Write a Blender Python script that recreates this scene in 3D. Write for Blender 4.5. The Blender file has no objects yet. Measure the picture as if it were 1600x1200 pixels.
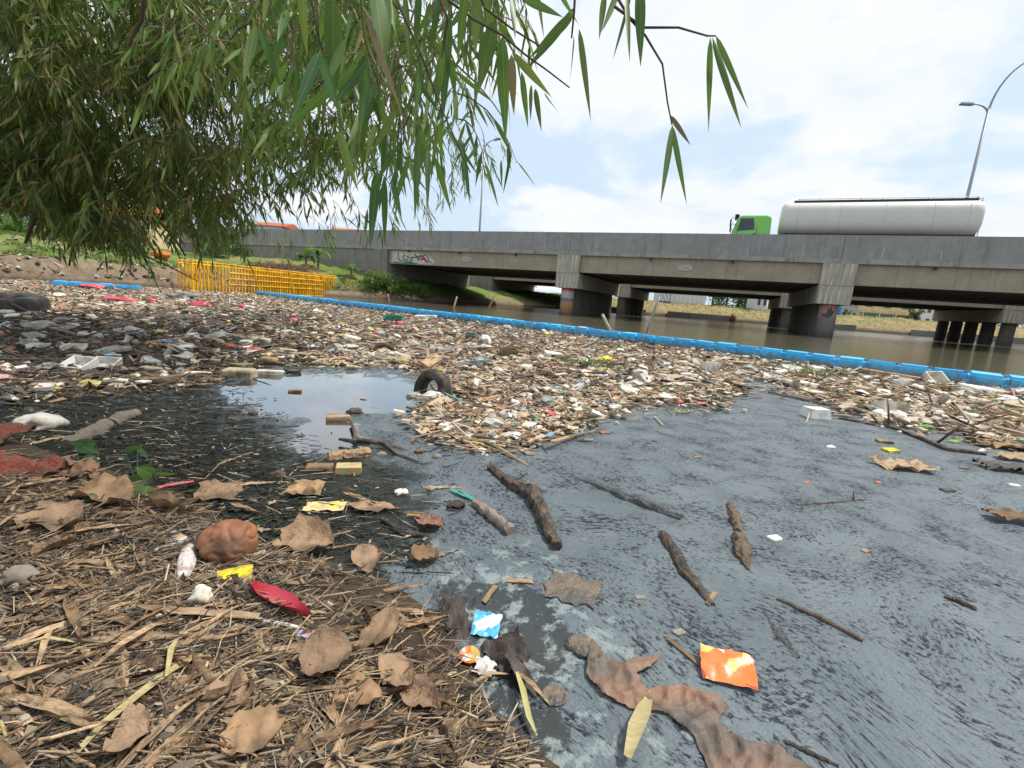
import bpy, bmesh, math, random
import numpy as np
from mathutils import Vector, Matrix, Euler, noise as mnoise

random.seed(7); rng = np.random.default_rng(7)
sc = bpy.context.scene
col = sc.collection
PI = math.pi
rad = math.radians

# ------------------------------------------------------------------ camera
FPX, PITCH, ROLL, CAMH = 713.0, rad(10.6), rad(4.3), 0.95
cam_d = bpy.data.cameras.new('camera'); cam = bpy.data.objects.new('camera', cam_d); col.objects.link(cam)
cam.matrix_world = Matrix.Translation((0, 0, CAMH)) @ Matrix.Rotation(PI/2 - PITCH, 4, 'X') @ Matrix.Rotation(ROLL, 4, 'Z')
cam_d.sensor_fit = 'HORIZONTAL'; cam_d.sensor_width = 36.0; cam_d.lens = 36.0*FPX/1600.0
cam_d.clip_start = 0.02; cam_d.clip_end = 3000
sc.camera = cam
CM = cam.matrix_world.to_3x3(); CI = CM.inverted(); CO = Vector((0, 0, CAMH))

# ------------------------------------------------------------------ sky and sun
SUN_EL, SUN_AZ = rad(60), rad(80)          # azimuth measured from +Y towards +X
w = bpy.data.worlds.new('World'); sc.world = w; w.use_nodes = True
nt = w.node_tree; nt.nodes.clear()
def WN(t, **k):
    n = nt.nodes.new(t)
    for a, b in k.items(): setattr(n, a, b)
    return n
sky = WN('ShaderNodeTexSky', sky_type='NISHITA'); sky.sun_disc = False
sky.sun_elevation = SUN_EL; sky.sun_rotation = SUN_AZ; sky.air_density = 1.2; sky.dust_density = 2.5
tc = WN('ShaderNodeTexCoord'); sep = WN('ShaderNodeSeparateXYZ'); nt.links.new(tc.outputs['Generated'], sep.inputs[0])
def wmath(op, a, b=None, c=None):
    n = WN('ShaderNodeMath', operation=op)
    for i, v in enumerate((a, b, c)):
        if v is None: continue
        if isinstance(v, (int, float)): n.inputs[i].default_value = v
        else: nt.links.new(v, n.inputs[i])
    return n.outputs[0]
zc = wmath('ADD', wmath('MAXIMUM', sep.outputs['Z'], 0.0), 0.22)
comb = WN('ShaderNodeCombineXYZ')
nt.links.new(wmath('DIVIDE', sep.outputs['X'], zc), comb.inputs[0])
nt.links.new(wmath('DIVIDE', sep.outputs['Y'], zc), comb.inputs[1])
comb.inputs[2].default_value = 3.3
n1 = WN('ShaderNodeTexNoise'); n1.inputs['Scale'].default_value = 1.25; n1.inputs['Detail'].default_value = 6; n1.inputs['Roughness'].default_value = .56; n1.inputs['Distortion'].default_value = .25
nt.links.new(comb.outputs[0], n1.inputs['Vector'])
n2 = WN('ShaderNodeTexNoise'); n2.inputs['Scale'].default_value = 2.4; n2.inputs['Detail'].default_value = 4; n2.inputs['Roughness'].default_value = .6
nt.links.new(comb.outputs[0], n2.inputs['Vector'])
mr = WN('ShaderNodeMapRange', interpolation_type='SMOOTHSTEP'); nt.links.new(n1.outputs[0], mr.inputs[0])
mr.inputs[1].default_value = .41; mr.inputs[2].default_value = .53
mr2 = WN('ShaderNodeMapRange'); nt.links.new(n2.outputs[0], mr2.inputs[0]); mr2.inputs[1].default_value = .3; mr2.inputs[2].default_value = .7
def wmix(f, a, b):
    n = WN('ShaderNodeMix', data_type='RGBA')
    for i, v in ((0, f), (6, a), (7, b)):
        if isinstance(v, (int, float)): n.inputs[i].default_value = v
        elif isinstance(v, tuple): n.inputs[i].default_value = v
        else: nt.links.new(v, n.inputs[i])
    return n.outputs[2]
blue = wmix(.80, sky.outputs[0], (5.9, 7.2, 8.5, 1))
cloud = wmix(mr2.outputs[0], (6.8, 7.3, 8.1, 1), (8.0, 8.15, 8.5, 1))
skyc = wmix(mr.outputs[0], blue, cloud)
bg = WN('ShaderNodeBackground'); bg.inputs[1].default_value = .094
nt.links.new(skyc, bg.inputs[0])
w.cycles.sampling_method = 'MANUAL'; w.cycles.sample_map_resolution = 256
wo = WN('ShaderNodeOutputWorld'); nt.links.new(bg.outputs[0], wo.inputs[0])

sd = bpy.data.lights.new('sun', 'SUN'); sd.energy = 3.5; sd.angle = rad(9); sd.color = (1, .95, .87)
sun = bpy.data.objects.new('sun', sd); col.objects.link(sun)
sdir = Vector((math.sin(SUN_AZ)*math.cos(SUN_EL), math.cos(SUN_AZ)*math.cos(SUN_EL), math.sin(SUN_EL)))
sun.rotation_euler = (-sdir).to_track_quat('-Z', 'Y').to_euler()
sun.location = (0, 0, 30)
sc.view_settings.view_transform = 'Standard'; sc.view_settings.look = 'None'
sc.cycles.max_bounces = 4; sc.cycles.diffuse_bounces = 2; sc.cycles.glossy_bounces = 2; sc.cycles.transmission_bounces = 2; sc.cycles.transparent_max_bounces = 4
sc.view_settings.exposure = 0.44; sc.view_settings.gamma = 1.0

# ------------------------------------------------------------------ coordinate helpers
def ray(px, py):
    return CM @ Vector(((px-800)/FPX, -(py-600)/FPX, -1.0))
def gp(px, py, z=0.0):
    d = ray(px, py); t = (z-CAMH)/d.z
    return CO + d*t
def at(px, py, depth):
    """point on the sight line of a pixel at a given distance along +Y"""
    d = ray(px, py); return CO + d*(depth/d.y)
def proj(p):
    q = CI @ (Vector(p)-CO); return 800 + FPX*q.x/(-q.z), 600 - FPX*q.y/(-q.z)

BYAW = rad(-66.0)
BU = Vector((math.sin(BYAW), math.cos(BYAW), 0)); BV = Vector((math.cos(BYAW), -math.sin(BYAW), 0))
BO = gp(1290, 527); BO.z = 0
BROT = math.atan2(-BU.y, -BU.x)            # bridge local X runs to the right, Y away, Z up
def bl(x, y, z=0): return BO - BU*x + BV*y + Vector((0, 0, z))

# ------------------------------------------------------------------ land forms
WL = [(-60, 10), (-40, 17), (-25.4, 22.5), (-22.5, 28.5), (-19.2, 34.5), (-15, 39), (-9.8, 41.2), (-7, 45), (-3.2, 53), (4, 63), (12, 68.5), (26, 70), (54, 65.5), (85, 58), (140, 40), (240, 10)]
def resample(pts, step):
    out = []
    for a, b in zip(pts[:-1], pts[1:]):
        a = np.array(a, float); b = np.array(b, float); n = max(1, int(np.linalg.norm(b-a)/step))
        for i in range(n): out.append(a+(b-a)*i/n)
    out.append(np.array(pts[-1], float)); return np.array(out)
WLS = resample(WL, .5)
for _ in range(6): WLS[1:-1] = (WLS[:-2]+2*WLS[1:-1]+WLS[2:])/4
PROF_D = [-1, 0, .25, .8, 1.6, 3, 5, 8, 13, 22, 60, 400]
PROF_A = [-.6, -.15, .35, 1.15, 1.35, 1.6, 1.95, 2.4, 2.8, 3.1, 3.3, 3.4]
PROF_B = [-.5, -.15, .2, .6, 1.0, 1.7, 2.4, 2.9, 3.1, 3.2, 3.3, 3.4]
PROF_C = [-.5, -.15, .45, .62, .8, 1.25, 1.7, 2.1, 2.3, 2.4, 2.5, 3.0]
def prof(x, d):
    a = np.interp(d, PROF_D, PROF_A); b = np.interp(d, PROF_D, PROF_B); c = np.interp(d, PROF_D, PROF_C)
    ta = np.clip((x+20)/4.0, 0, 1); tb = np.clip((x+8)/8.0, 0, 1)
    ab = a*(1-ta)+b*ta
    return ab*(1-tb)+c*tb
def land_z(x, y):
    dd = np.hypot(WLS[:, 0]-x, WLS[:, 1]-y); return float(prof(x, dd.min()))

SHORE = [gp(*p).to_2d() for p in [(-40, 668), (40, 690), (110, 716), (200, 742), (290, 770), (350, 812), (400, 845), (470, 862), (560, 888), (630, 920), (690, 968), (722, 1020), (752, 1080), (800, 1140), (880, 1200)]]
NB = [Vector((-30, 9)), Vector((-9, 4.6)), Vector((-5, 3.3))] + SHORE + [Vector((.33, .45)), Vector((.6, -.4)), Vector((1.2, -3)), Vector((3, -20)), Vector((-30, -20))]
NBA = np.array([(p.x, p.y) for p in NB])
def sdist(pts, poly):
    """signed distance, positive inside"""
    pts = np.atleast_2d(pts); a = poly; b = np.roll(poly, -1, 0)
    best = np.full(len(pts), 1e9); ins = np.zeros(len(pts), bool)
    for (ax, ay), (bx, by) in zip(a, b):
        ex, ey = bx-ax, by-ay; L = ex*ex+ey*ey
        t = np.clip(((pts[:, 0]-ax)*ex+(pts[:, 1]-ay)*ey)/L, 0, 1)
        best = np.minimum(best, np.hypot(pts[:, 0]-ax-t*ex, pts[:, 1]-ay-t*ey))
        c = ((ay > pts[:, 1]) != (by > pts[:, 1])) & (pts[:, 0] < (bx-ax)*(pts[:, 1]-ay)/(by-ay+1e-12)+ax)
        ins ^= c
    return np.where(ins, best, -best)
def inpoly(x, y, poly):
    ins = False; n = len(poly)
    for i in range(n):
        ax, ay = poly[i]; bx, by = poly[(i+1) % n]
        if (ay > y) != (by > y) and x < (bx-ax)*(y-ay)/(by-ay)+ax: ins = not ins
    return ins
def vnoise(x, y, s, o=0): return mnoise.noise(Vector((x*s+o, y*s-o, o*1.7)))
def bank_zd(x, y, d):
    if d <= 0: return max(-.25, d*.35)
    return .20*(1-math.exp(-d/.38)) + min(d, .25)*.10*vnoise(x, y, 5, 3) + min(d, .2)*.12*vnoise(x, y, 13, 9)
GX, GY, GS = -4.2, -.9, .03
gx = np.arange(GX, 1.3, GS); gy = np.arange(GY, 4.2, GS)
P2 = np.array([(x, y) for y in gy for x in gx]); D2 = sdist(P2, NBA)
ZG = np.array([bank_zd(x, y, d) for (x, y), d in zip(P2, D2)]).reshape(len(gy), len(gx)); DG = D2.reshape(len(gy), len(gx))
def glook(G, x, y, out):
    i = (x-GX)/GS; j = (y-GY)/GS
    if i < 0 or j < 0 or i >= len(gx)-1.01 or j >= len(gy)-1.01: return out
    a, b = int(i), int(j); u, v = i-a, j-b
    return float(G[b, a]*(1-u)*(1-v)+G[b, a+1]*u*(1-v)+G[b+1, a]*(1-u)*v+G[b+1, a+1]*u*v)
def bank_z(x, y): return glook(ZG, x, y, -.2)
def bank_d(x, y): return glook(DG, x, y, -1.0)
def hit(px, py, lift=0.0):
    """where the sight line of a pixel meets the near bank or the water"""
    d = ray(px, py).normalized(); t = .25; prev = t
    while t < 60:
        p = CO+d*t; g = max(0.0, bank_z(p.x, p.y)) if t < 8 else 0.0
        if p.z <= g+lift:
            lo, hi = prev, t
            for _ in range(12):
                m = (lo+hi)/2; q = CO+d*m
                if q.z <= max(0.0, bank_z(q.x, q.y))+lift: hi = m
                else: lo = m
            return CO+d*hi
        prev = t; t += .03 if t < 4 else .2
    return gp(px, py, lift)
def pxsize(p):  # metres for one pixel of the photograph at a point
    q = CI @ (Vector(p)-CO); return -q.z/FPX

# ------------------------------------------------------------------ materials
MATS = {}
def newmat(name):
    m = bpy.data.materials.new(name); m.use_nodes = True; t = m.node_tree; t.nodes.clear(); return m, t
def N(t, ty, ins=None, **k):
    n = t.nodes.new(ty)
    for a, b in k.items(): setattr(n, a, b)
    if ins:
        for a, b in ins.items():
            if isinstance(b, bpy.types.NodeSocket): t.links.new(b, n.inputs[a])
            else: n.inputs[a].default_value = b
    return n
def c4(c): return (c[0], c[1], c[2], 1.0)
def mixc(t, f, a, b, blend='MIX'):
    n = N(t, 'ShaderNodeMix', data_type='RGBA', blend_type=blend)
    for i, v in ((0, f), (6, a), (7, b)):
        if isinstance(v, bpy.types.NodeSocket): t.links.new(v, n.inputs[i])
        elif isinstance(v, (tuple, list)): n.inputs[i].default_value = c4(v)
        else: n.inputs[i].default_value = v
    return n.outputs[2]
def mth(t, op, a, b=0.0, clamp=False):
    n = N(t, 'ShaderNodeMath', operation=op, use_clamp=clamp)
    for i, v in ((0, a), (1, b)):
        if isinstance(v, bpy.types.NodeSocket): t.links.new(v, n.inputs[i])
        else: n.inputs[i].default_value = v
    return n.outputs[0]
def mrange(t, v, a, b, c=0.0, d=1.0, smooth=True):
    n = N(t, 'ShaderNodeMapRange', {0: v, 1: a, 2: b, 3: c, 4: d}, interpolation_type='SMOOTHSTEP' if smooth else 'LINEAR'); return n.outputs[0]
def coords(t, kind='Object', scale=(1, 1, 1), loc=(0, 0, 0), rot=(0, 0, 0)):
    c = N(t, 'ShaderNodeTexCoord'); m = N(t, 'ShaderNodeMapping', {'Vector': c.outputs[kind], 'Scale': scale, 'Location': loc, 'Rotation': rot}); return m.outputs[0]
def wcoords(t, scale=(1, 1, 1), rot=(0, 0, 0)):
    g = N(t, 'ShaderNodeNewGeometry'); m = N(t, 'ShaderNodeMapping', {'Vector': g.outputs['Position'], 'Scale': scale, 'Rotation': rot}); return m.outputs[0]
def tnoise(t, vec, scale, detail=4, rough=.55, dist=0.0, out=0):
    return N(t, 'ShaderNodeTexNoise', {'Vector': vec, 'Scale': scale, 'Detail': detail, 'Roughness': rough, 'Distortion': dist}).outputs[out]
def finish(t, m, color, rough=.6, spec=.4, bump=None, bstr=.3, bdist=.02, metal=0.0, trans=None, alpha=None, sheen=None, coat=None):
    p = N(t, 'ShaderNodeBsdfPrincipled')
    if coat is not None:
        t.links.new(coat, p.inputs['Coat Weight']); p.inputs['Coat IOR'].default_value = 2.0; p.inputs['Coat Roughness'].default_value = .02
    for k, v in (('Base Color', color), ('Roughness', rough), ('Specular IOR Level', spec), ('Metallic', metal)):
        if isinstance(v, bpy.types.NodeSocket): t.links.new(v, p.inputs[k])
        elif k == 'Base Color': p.inputs[k].default_value = c4(v)
        else: p.inputs[k].default_value = v
    if bump is not None:
        b = N(t, 'ShaderNodeBump', {'Height': bump, 'Strength': bstr, 'Distance': bdist}); t.links.new(b.outputs[0], p.inputs['Normal'])
    sh = p.outputs[0]
    if trans is not None:
        tr = N(t, 'ShaderNodeBsdfTranslucent')
        if isinstance(trans[1], bpy.types.NodeSocket): t.links.new(trans[1], tr.inputs[0])
        else: tr.inputs[0].default_value = c4(trans[1])
        mx = N(t, 'ShaderNodeMixShader', {0: trans[0], 1: sh, 2: tr.outputs[0]}); sh = mx.outputs[0]
    if alpha is not None:
        tr = N(t, 'ShaderNodeBsdfTransparent'); mx = N(t, 'ShaderNodeMixShader', {0: alpha, 1: tr.outputs[0], 2: sh}); sh = mx.outputs[0]
    o = N(t, 'ShaderNodeOutputMaterial', {0: sh}); MATS[m.name] = m; return m
def basic(name, c1, c2=None, scale=8, rough=.6, spec=.35, bump=.25, bdist=.01, vary=0.0, dirt=None, dscale=3, coord='Object', trans=None, detail=3, stretch=(1, 1, 1), metal=0.0):
    m, t = newmat(name); v = coords(t, coord, stretch)
    n = tnoise(t, v, scale, detail, .6)
    c = mixc(t, mrange(t, n, .3, .7), c1, c2 or tuple(x*.7 for x in c1))
    if dirt:
        c = mixc(t, mrange(t, tnoise(t, v, dscale, 6, .65), .45, .68), c, dirt)
    if vary:
        oi = N(t, 'ShaderNodeObjectInfo'); h = N(t, 'ShaderNodeHueSaturation', {'Color': c, 'Value': mrange(t, oi.outputs['Random'], 0, 1, 1-vary, 1+vary, False), 'Saturation': 1.0}); c = h.outputs[0]
    b = tnoise(t, v, scale*3, 5, .6)
    return finish(t, m, c, rough, spec, b, bump, bdist, metal, (trans, c) if trans else None)
def palette(name, cols, rough=.6, spec=.35, grime=(.12, .09, .06), g=.45, trans=None, island=False, bump=.3, scale=20):
    """per-object (or per-island) colour out of a palette, with grime"""
    m, t = newmat(name)
    if island: r = N(t, 'ShaderNodeNewGeometry').outputs['Random Per Island']
    else: r = N(t, 'ShaderNodeObjectInfo').outputs['Random']
    cr = N(t, 'ShaderNodeValToRGB', {0: r}); cr.color_ramp.interpolation = 'CONSTANT'
    e = cr.color_ramp.elements
    while len(e) < len(cols): e.new(.5)
    for i, c in enumerate(cols): e[i].position = i/len(cols); e[i].color = c4(c)
    v = wcoords(t) if island else coords(t)
    n = tnoise(t, v, scale, 5, .65)
    c = mixc(t, mrange(t, n, .42, .75, 0, g), cr.outputs[0], grime)
    return finish(t, m, c, rough, spec, tnoise(t, v, scale*3, 4, .6), bump, .004, 0.0, (trans, c) if trans else None)
def vcol(name, rough=.65, spec=.3, trans=None, gscale=25):
    m, t = newmat(name); a = N(t, 'ShaderNodeAttribute', attribute_name='Col')
    v = wcoords(t); n = tnoise(t, v, gscale, 5, .65)
    c = mixc(t, mrange(t, n, .4, .8, 0, .45), a.outputs['Color'], (.09, .07, .05))
    return finish(t, m, c, rough, spec, tnoise(t, v, gscale*3, 3, .6), .3, .004, 0.0, (trans, c) if trans else None)

def concrete(name, c1, c2, stain=(.06, .06, .055), pale=None, amount=.6, sscale=(2.2, 2.2, .16), pthr=.63):
    m, t = newmat(name); v = coords(t); vs = coords(t, 'Object', sscale)
    n = tnoise(t, v, 1.2, 8, .62); c = mixc(t, mrange(t, n, .3, .7), c1, c2)
    st = tnoise(t, vs, 1.6, 7, .68); c = mixc(t, mrange(t, st, .5, .78, 0, amount), c, stain)
    if pale: c = mixc(t, mrange(t, tnoise(t, coords(t, 'Object', sscale, (7, 3, 1)), 2.6, 6, .6), pthr, pthr+.08, 0, .8), c, pale)
    fine = tnoise(t, v, 30, 5, .7); c = mixc(t, mrange(t, fine, .3, .75, 0, .22), c, stain)
    return finish(t, m, c, .88, .2, tnoise(t, v, 18, 7, .7), .35, .01)

concrete('parapet_concrete', (.34, .335, .325), (.27, .268, .262), stain=(.12, .12, .118), pale=(.55, .54, .5), amount=.6, sscale=(3.5, 3.5, .22))
concrete('ledge_concrete', (.42, .41, .36), (.28, .275, .25), amount=.85)
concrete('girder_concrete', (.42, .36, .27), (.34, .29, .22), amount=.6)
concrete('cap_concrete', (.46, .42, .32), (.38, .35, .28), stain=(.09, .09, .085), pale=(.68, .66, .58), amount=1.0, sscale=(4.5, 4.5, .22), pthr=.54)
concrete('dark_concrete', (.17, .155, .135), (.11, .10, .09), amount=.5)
concrete('wall_concrete', (.30, .28, .25), (.22, .21, .19), amount=.6)

# painted columns: bands of faded paint along the height
def band_mat(name, stops):
    m, t = newmat(name); v = coords(t)
    s = N(t, 'ShaderNodeSeparateXYZ', {0: v}); n = tnoise(t, v, 3, 6, .6)
    z = mth(t, 'ADD', mth(t, 'DIVIDE', s.outputs[2], 2.2), mrange(t, n, 0, 1, -.05, .05, False))
    cr = N(t, 'ShaderNodeValToRGB', {0: z}); e = cr.color_ramp.elements
    while len(e) < len(stops): e.new(.5)
    for i, (p, c) in enumerate(stops): e[i].position = p; e[i].color = c4(c)
    c = mixc(t, mrange(t, tnoise(t, coords(t, 'Object', (3, 3, .5)), 2.5, 7, .7), .5, .75, 0, .6), cr.outputs[0], (.12, .11, .10))
    return finish(t, m, c, .85, .2, tnoise(t, v, 20, 6, .7), .3, .01)
band_mat('column_paint_red', [(0, (.10, .08, .06)), (.12, (.22, .14, .08)), (.40, (.46, .24, .09)), (.50, (.20, .2, .2)), (.56, (.16, .17, .18)), (.60, (.42, .40, .38)), (.80, (.5, .44, .44)), (.88, (.58, .12, .12)), (1.0, (.55, .06, .08))])
band_mat('column_paint_rust', [(0, (.07, .06, .055)), (.2, (.16, .13, .12)), (.56, (.20, .19, .18)), (.60, (.38, .22, .14)), (.64, (.34, .22, .18)), (.9, (.44, .20, .16)), (1.0, (.46, .08, .07))])

def leafmat(name, cols, trans=.35, rough=.45, spec=.35):
    m, t = newmat(name); r = N(t, 'ShaderNodeNewGeometry').outputs['Random Per Island']
    oi = N(t, 'ShaderNodeObjectInfo').outputs['Random']
    rr = mth(t, 'FRACT', mth(t, 'ADD', r, mth(t, 'MULTIPLY', oi, 7.3)))
    cr = N(t, 'ShaderNodeValToRGB', {0: rr}); e = cr.color_ramp.elements
    while len(e) < len(cols): e.new(.5)
    for i, (p, c) in enumerate(cols): e[i].position = p; e[i].color = c4(c)
    v = coords(t); c = mixc(t, mrange(t, tnoise(t, v, 40, 3), .45, .8, 0, .3), cr.outputs[0], (.05, .07, .02))
    if name == 'bamboo_leaf_near':
        vv = coords(t, 'Object', (.6, 26, 26)); c = mixc(t, mrange(t, tnoise(t, vv, 1, 3), .4, .65, 0, .45), c, (.03, .085, .03))
        yy = N(t, 'ShaderNodeSeparateXYZ', {0: coords(t)}).outputs[1]; c = mixc(t, mrange(t, mth(t, 'ABSOLUTE', yy), .0, .045, .7, 0), c, (.24, .30, .12))
    tr = mixc(t, .6, c, (.16, .26, .04))
    return finish(t, m, c, rough, spec, None, trans=(trans, tr))
leafmat('bamboo_leaf', [(0, (.055, .115, .018)), (.4, (.085, .165, .022)), (.8, (.14, .21, .03)), (.93, (.24, .25, .05)), (1, (.25, .17, .07))])
leafmat('bamboo_leaf_near', [(0, (.04, .12, .04)), (.5, (.07, .165, .04)), (.85, (.13, .21, .045)), (1, (.2, .25, .06))], trans=.42, rough=.42)
leafmat('bamboo_leaf_dry', [(0, (.2, .13, .07)), (1, (.28, .19, .1))], trans=.2)
leafmat('bamboo_leaf_dark', [(0, (.06, .10, .018)), (.4, (.10, .145, .024)), (.75, (.155, .17, .03)), (.92, (.21, .17, .05)), (1, (.2, .13, .05))], trans=.34)
leafmat('tree_leaf', [(0, (.03, .07, .02)), (.5, (.05, .11, .03)), (1, (.08, .15, .04))], trans=.3)
leafmat('grass_blade', [(0, (.08, .17, .03)), (.5, (.12, .24, .045)), (.85, (.19, .26, .06)), (1, (.3, .26, .1))], trans=.45)
leafmat('weed_leaf', [(0, (.03, .085, .045)), (1, (.05, .12, .06))], trans=.25)
leafmat('banana_leaf', [(0, (.06, .16, .03)), (1, (.11, .24, .05))], trans=.4)
basic('bark', (.13, .095, .06), (.07, .05, .035), 12, .85, .2, .6)
basic('bamboo_culm', (.16, .17, .06), (.10, .11, .045), 6, .5, .4, .2)
basic('wet_bark', (.17, .125, .09), (.075, .058, .045), 28, .62, .35, 1.0, .02, vary=.2, dirt=(.05, .04, .034), dscale=14, detail=6)
basic('log_brown', (.22, .15, .10), (.10, .07, .05), 30, .6, .35, 1.0, .02, dirt=(.06, .05, .042), dscale=10, detail=6)
basic('sunken_bark', (.11, .11, .10), (.055, .06, .062), 22, .45, .4, 1.0, .02, dirt=(.13, .15, .16), dscale=9, detail=6)
basic('grey_wood', (.24, .19, .15), (.14, .115, .095), 30, .75, .25, .6, .008, stretch=(1, 8, 8), vary=.3)
basic('tan_wood', (.40, .27, .15), (.27, .18, .10), 25, .7, .25, .4, .006, stretch=(1, 8, 8), vary=.3, dirt=(.11, .085, .06))
basic('pale_pole', (.55, .47, .33), (.42, .35, .24), 20, .6, .3, .2, vary=.1)
basic('grey_metal', (.34, .35, .36), (.25, .26, .27), 20, .5, .5, .1, metal=.4)
basic('lamp_metal', (.33, .34, .36), (.27, .28, .30), 20, .45, .5, .05, metal=.3)
basic('black_rubber', (.018, .017, .016), (.035, .032, .028), 14, .7, .35, .5, .008, dirt=(.14, .11, .075), dscale=5)
basic('muddy_rubber', (.05, .042, .035), (.11, .08, .055), 10, .75, .25, .5, .008, dirt=(.17, .12, .08), dscale=4)
basic('yellow_paint', (.80, .44, .01), (.70, .37, .008), 6, .5, .4, .15, vary=.15, dirt=(.34, .18, .04), dscale=2.0)
basic('foam', (.70, .66, .56), (.58, .53, .43), 10, .8, .25, .5, .008, vary=.22, dirt=(.24, .19, .12), dscale=4)
basic('foam_clean', (.78, .77, .74), (.68, .66, .6), 10, .75, .3, .3, .006, vary=.08, dirt=(.42, .38, .3), dscale=5)
basic('foam_dirty', (.44, .36, .25), (.32, .26, .17), 12, .85, .2, .6, .008, vary=.25, dirt=(.10, .085, .06), dscale=4)
basic('cardboard', (.33, .22, .12), (.24, .155, .085), 16, .85, .15, .4, .006, vary=.25, dirt=(.09, .07, .045), dscale=6)
basic('brown_cloth', (.27, .145, .09), (.18, .10, .065), 14, .5, .4, 1.0, .02, dirt=(.10, .07, .05), dscale=4)
basic('drowned_cloth', (.17, .125, .085), (.10, .08, .06), 9, .4, .45, 1.0, .02, dirt=(.07, .07, .065), dscale=4)
basic('wet_cloth', (.25, .14, .09), (.15, .10, .07), 6, .6, .35, .8, .012, dirt=(.095, .085, .072), dscale=5, detail=7)
basic('orange_bag', (.30, .125, .06), (.20, .085, .04), 9, .55, .35, .5, .01, dirt=(.12, .07, .04), dscale=5)
basic('red_cloth', (.25, .07, .05), (.16, .055, .04), 16, .8, .2, 1.0, .02, dirt=(.13, .085, .055), dscale=9)
basic('pink_plastic', (.62, .10, .13), (.5, .07, .10), 10, .4, .45, .3, vary=.15)
basic('red_plastic', (.56, .06, .08), (.42, .05, .065), 8, .35, .45, .2)
basic('yellow_wrapper', (.74, .58, .02), (.62, .46, .01), 30, .4, .4, .3, dirt=(.35, .27, .05), dscale=25)
basic('white_plastic', (.62, .6, .56), (.5, .47, .42), 12, .45, .4, .4, .008, vary=.15, dirt=(.3, .25, .17), dscale=6)
basic('clear_plastic', (.46, .46, .42), (.34, .33, .28), 14, .3, .5, .5, .008, vary=.2, dirt=(.2, .17, .11), dscale=6, trans=.25)
basic('green_plastic', (.03, .30, .20), (.025, .22, .15), 12, .4, .45, .2, vary=.2)
basic('lime_plastic', (.16, .42, .04), (.12, .32, .04), 12, .4, .45, .2, vary=.2)
basic('dry_leaf', (.33, .21, .12), (.21, .135, .075), 14, .8, .2, .5, .006, vary=.35, dirt=(.10, .07, .045), dscale=7, trans=.12)
basic('dry_leaf_pale', (.47, .335, .205), (.35, .235, .135), 16, .75, .25, .5, .006, vary=.3, dirt=(.15, .10, .06), dscale=8, trans=.12, stretch=(1, 6, 1))
basic('paper_leaf', (.31, .205, .13), (.19, .125, .078), 7, .85, .15, .9, .02, vary=.18, dirt=(.12, .085, .055), dscale=4)
basic('straw', (.47, .34, .20), (.33, .235, .13), 18, .7, .3, .3, .004, vary=.4, dirt=(.14, .10, .06), dscale=9)
basic('twig', (.14, .095, .06), (.085, .06, .04), 30, .8, .2, .6, .005, vary=.4)
basic('green_straw', (.40, .36, .16), (.30, .27, .11), 18, .6, .3, .3, .004, vary=.2)
basic('yellow_leaf', (.50, .43, .22), (.38, .31, .15), 14, .6, .3, .3, .004, vary=.1, trans=.2, stretch=(1, 8, 1))
basic('dead_black_leaf', (.05, .037, .028), (.025, .02, .017), 14, .6, .35, .6, .008, vary=.3)
basic('corn', (.66, .60, .57), (.5, .42, .40), 60, .75, .2, .3, .004, dirt=(.34, .25, .22), dscale=30)
basic('tank_paint', (.66, .64, .595), (.62, .60, .555), 1.2, .5, .4, .03)
basic('cab_green', (.22, .62, .12), (.20, .57, .11), 4, .3, .5, .02)
basic('black_plastic', (.02, .02, .022), (.03, .03, .03), 10, .5, .4, .05)
basic('chassis', (.04, .04, .045), (.07, .06, .055), 8, .7, .3, .2)
basic('chrome', (.6, .6, .6), (.5, .5, .5), 5, .2, .5, .02, metal=.9)
basic('lamp_glass', (.7, .68, .6), (.6, .58, .5), 5, .2, .5, .02)
basic('red_lens', (.5, .02, .015), (.4, .02, .015), 5, .2, .5, .02)
basic('roof_tile', (.48, .15, .06), (.38, .11, .05), 3, .8, .2, .3)
basic('red_tarp', (.55, .06, .05), (.45, .05, .04), 4, .6, .3, .3)
basic('orange_tarp', (.62, .17, .03), (.5, .13, .03), 4, .6, .3, .3)
basic('plaster_cream', (.62, .52, .30), (.55, .45, .26), 1.5, .85, .2, .2, dirt=(.4, .33, .2), dscale=.8)
basic('plaster_grey', (.36, .36, .36), (.30, .30, .30), 1.5, .85, .2, .2)
basic('plaster_white', (.66, .67, .68), (.58, .59, .6), 1.2, .8, .2, .2)
basic('glass_dark', (.04, .05, .06), (.06, .07, .08), 3, .15, .5, .02)
basic('teal_shutter', (.10, .26, .24), (.08, .21, .20), 3, .6, .3, .1)
basic('blue_drum', (.02, .22, .52), (.02, .18, .45), 3, .4, .4, .1)
basic('plaque', (.52, .52, .48), (.42, .42, .38), 6, .7, .3, .1)
basic('plaque_ink', (.24, .26, .24), (.2, .22, .2), 6, .7, .3, .1)
basic('spray_white', (.55, .56, .54), (.42, .44, .42), 3, .8, .2, .1)
basic('spray_green', (.02, .22, .17), (.02, .16, .13), 3, .8, .2, .1)
basic('spray_red', (.5, .05, .08), (.42, .05, .07), 3, .8, .2, .1)
basic('spray_dark', (.08, .09, .10), (.06, .07, .08), 3, .8, .2, .1)
basic('asphalt', (.06, .06, .06), (.045, .045, .045), 5, .9, .2, .2)
basic('mud_lump', (.17, .125, .08), (.11, .08, .055), 20, .75, .3, .7, .01, vary=.2)
basic('stone', (.30, .26, .21), (.2, .17, .14), 12, .8, .25, .6, .01, vary=.25)
palette('bottle_plastic', [(.5, .52, .5), (.42, .45, .42), (.38, .42, .46), (.55, .53, .45), (.2, .36, .26)], .25, .5, (.16, .13, .09), .6, trans=.3)
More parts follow.
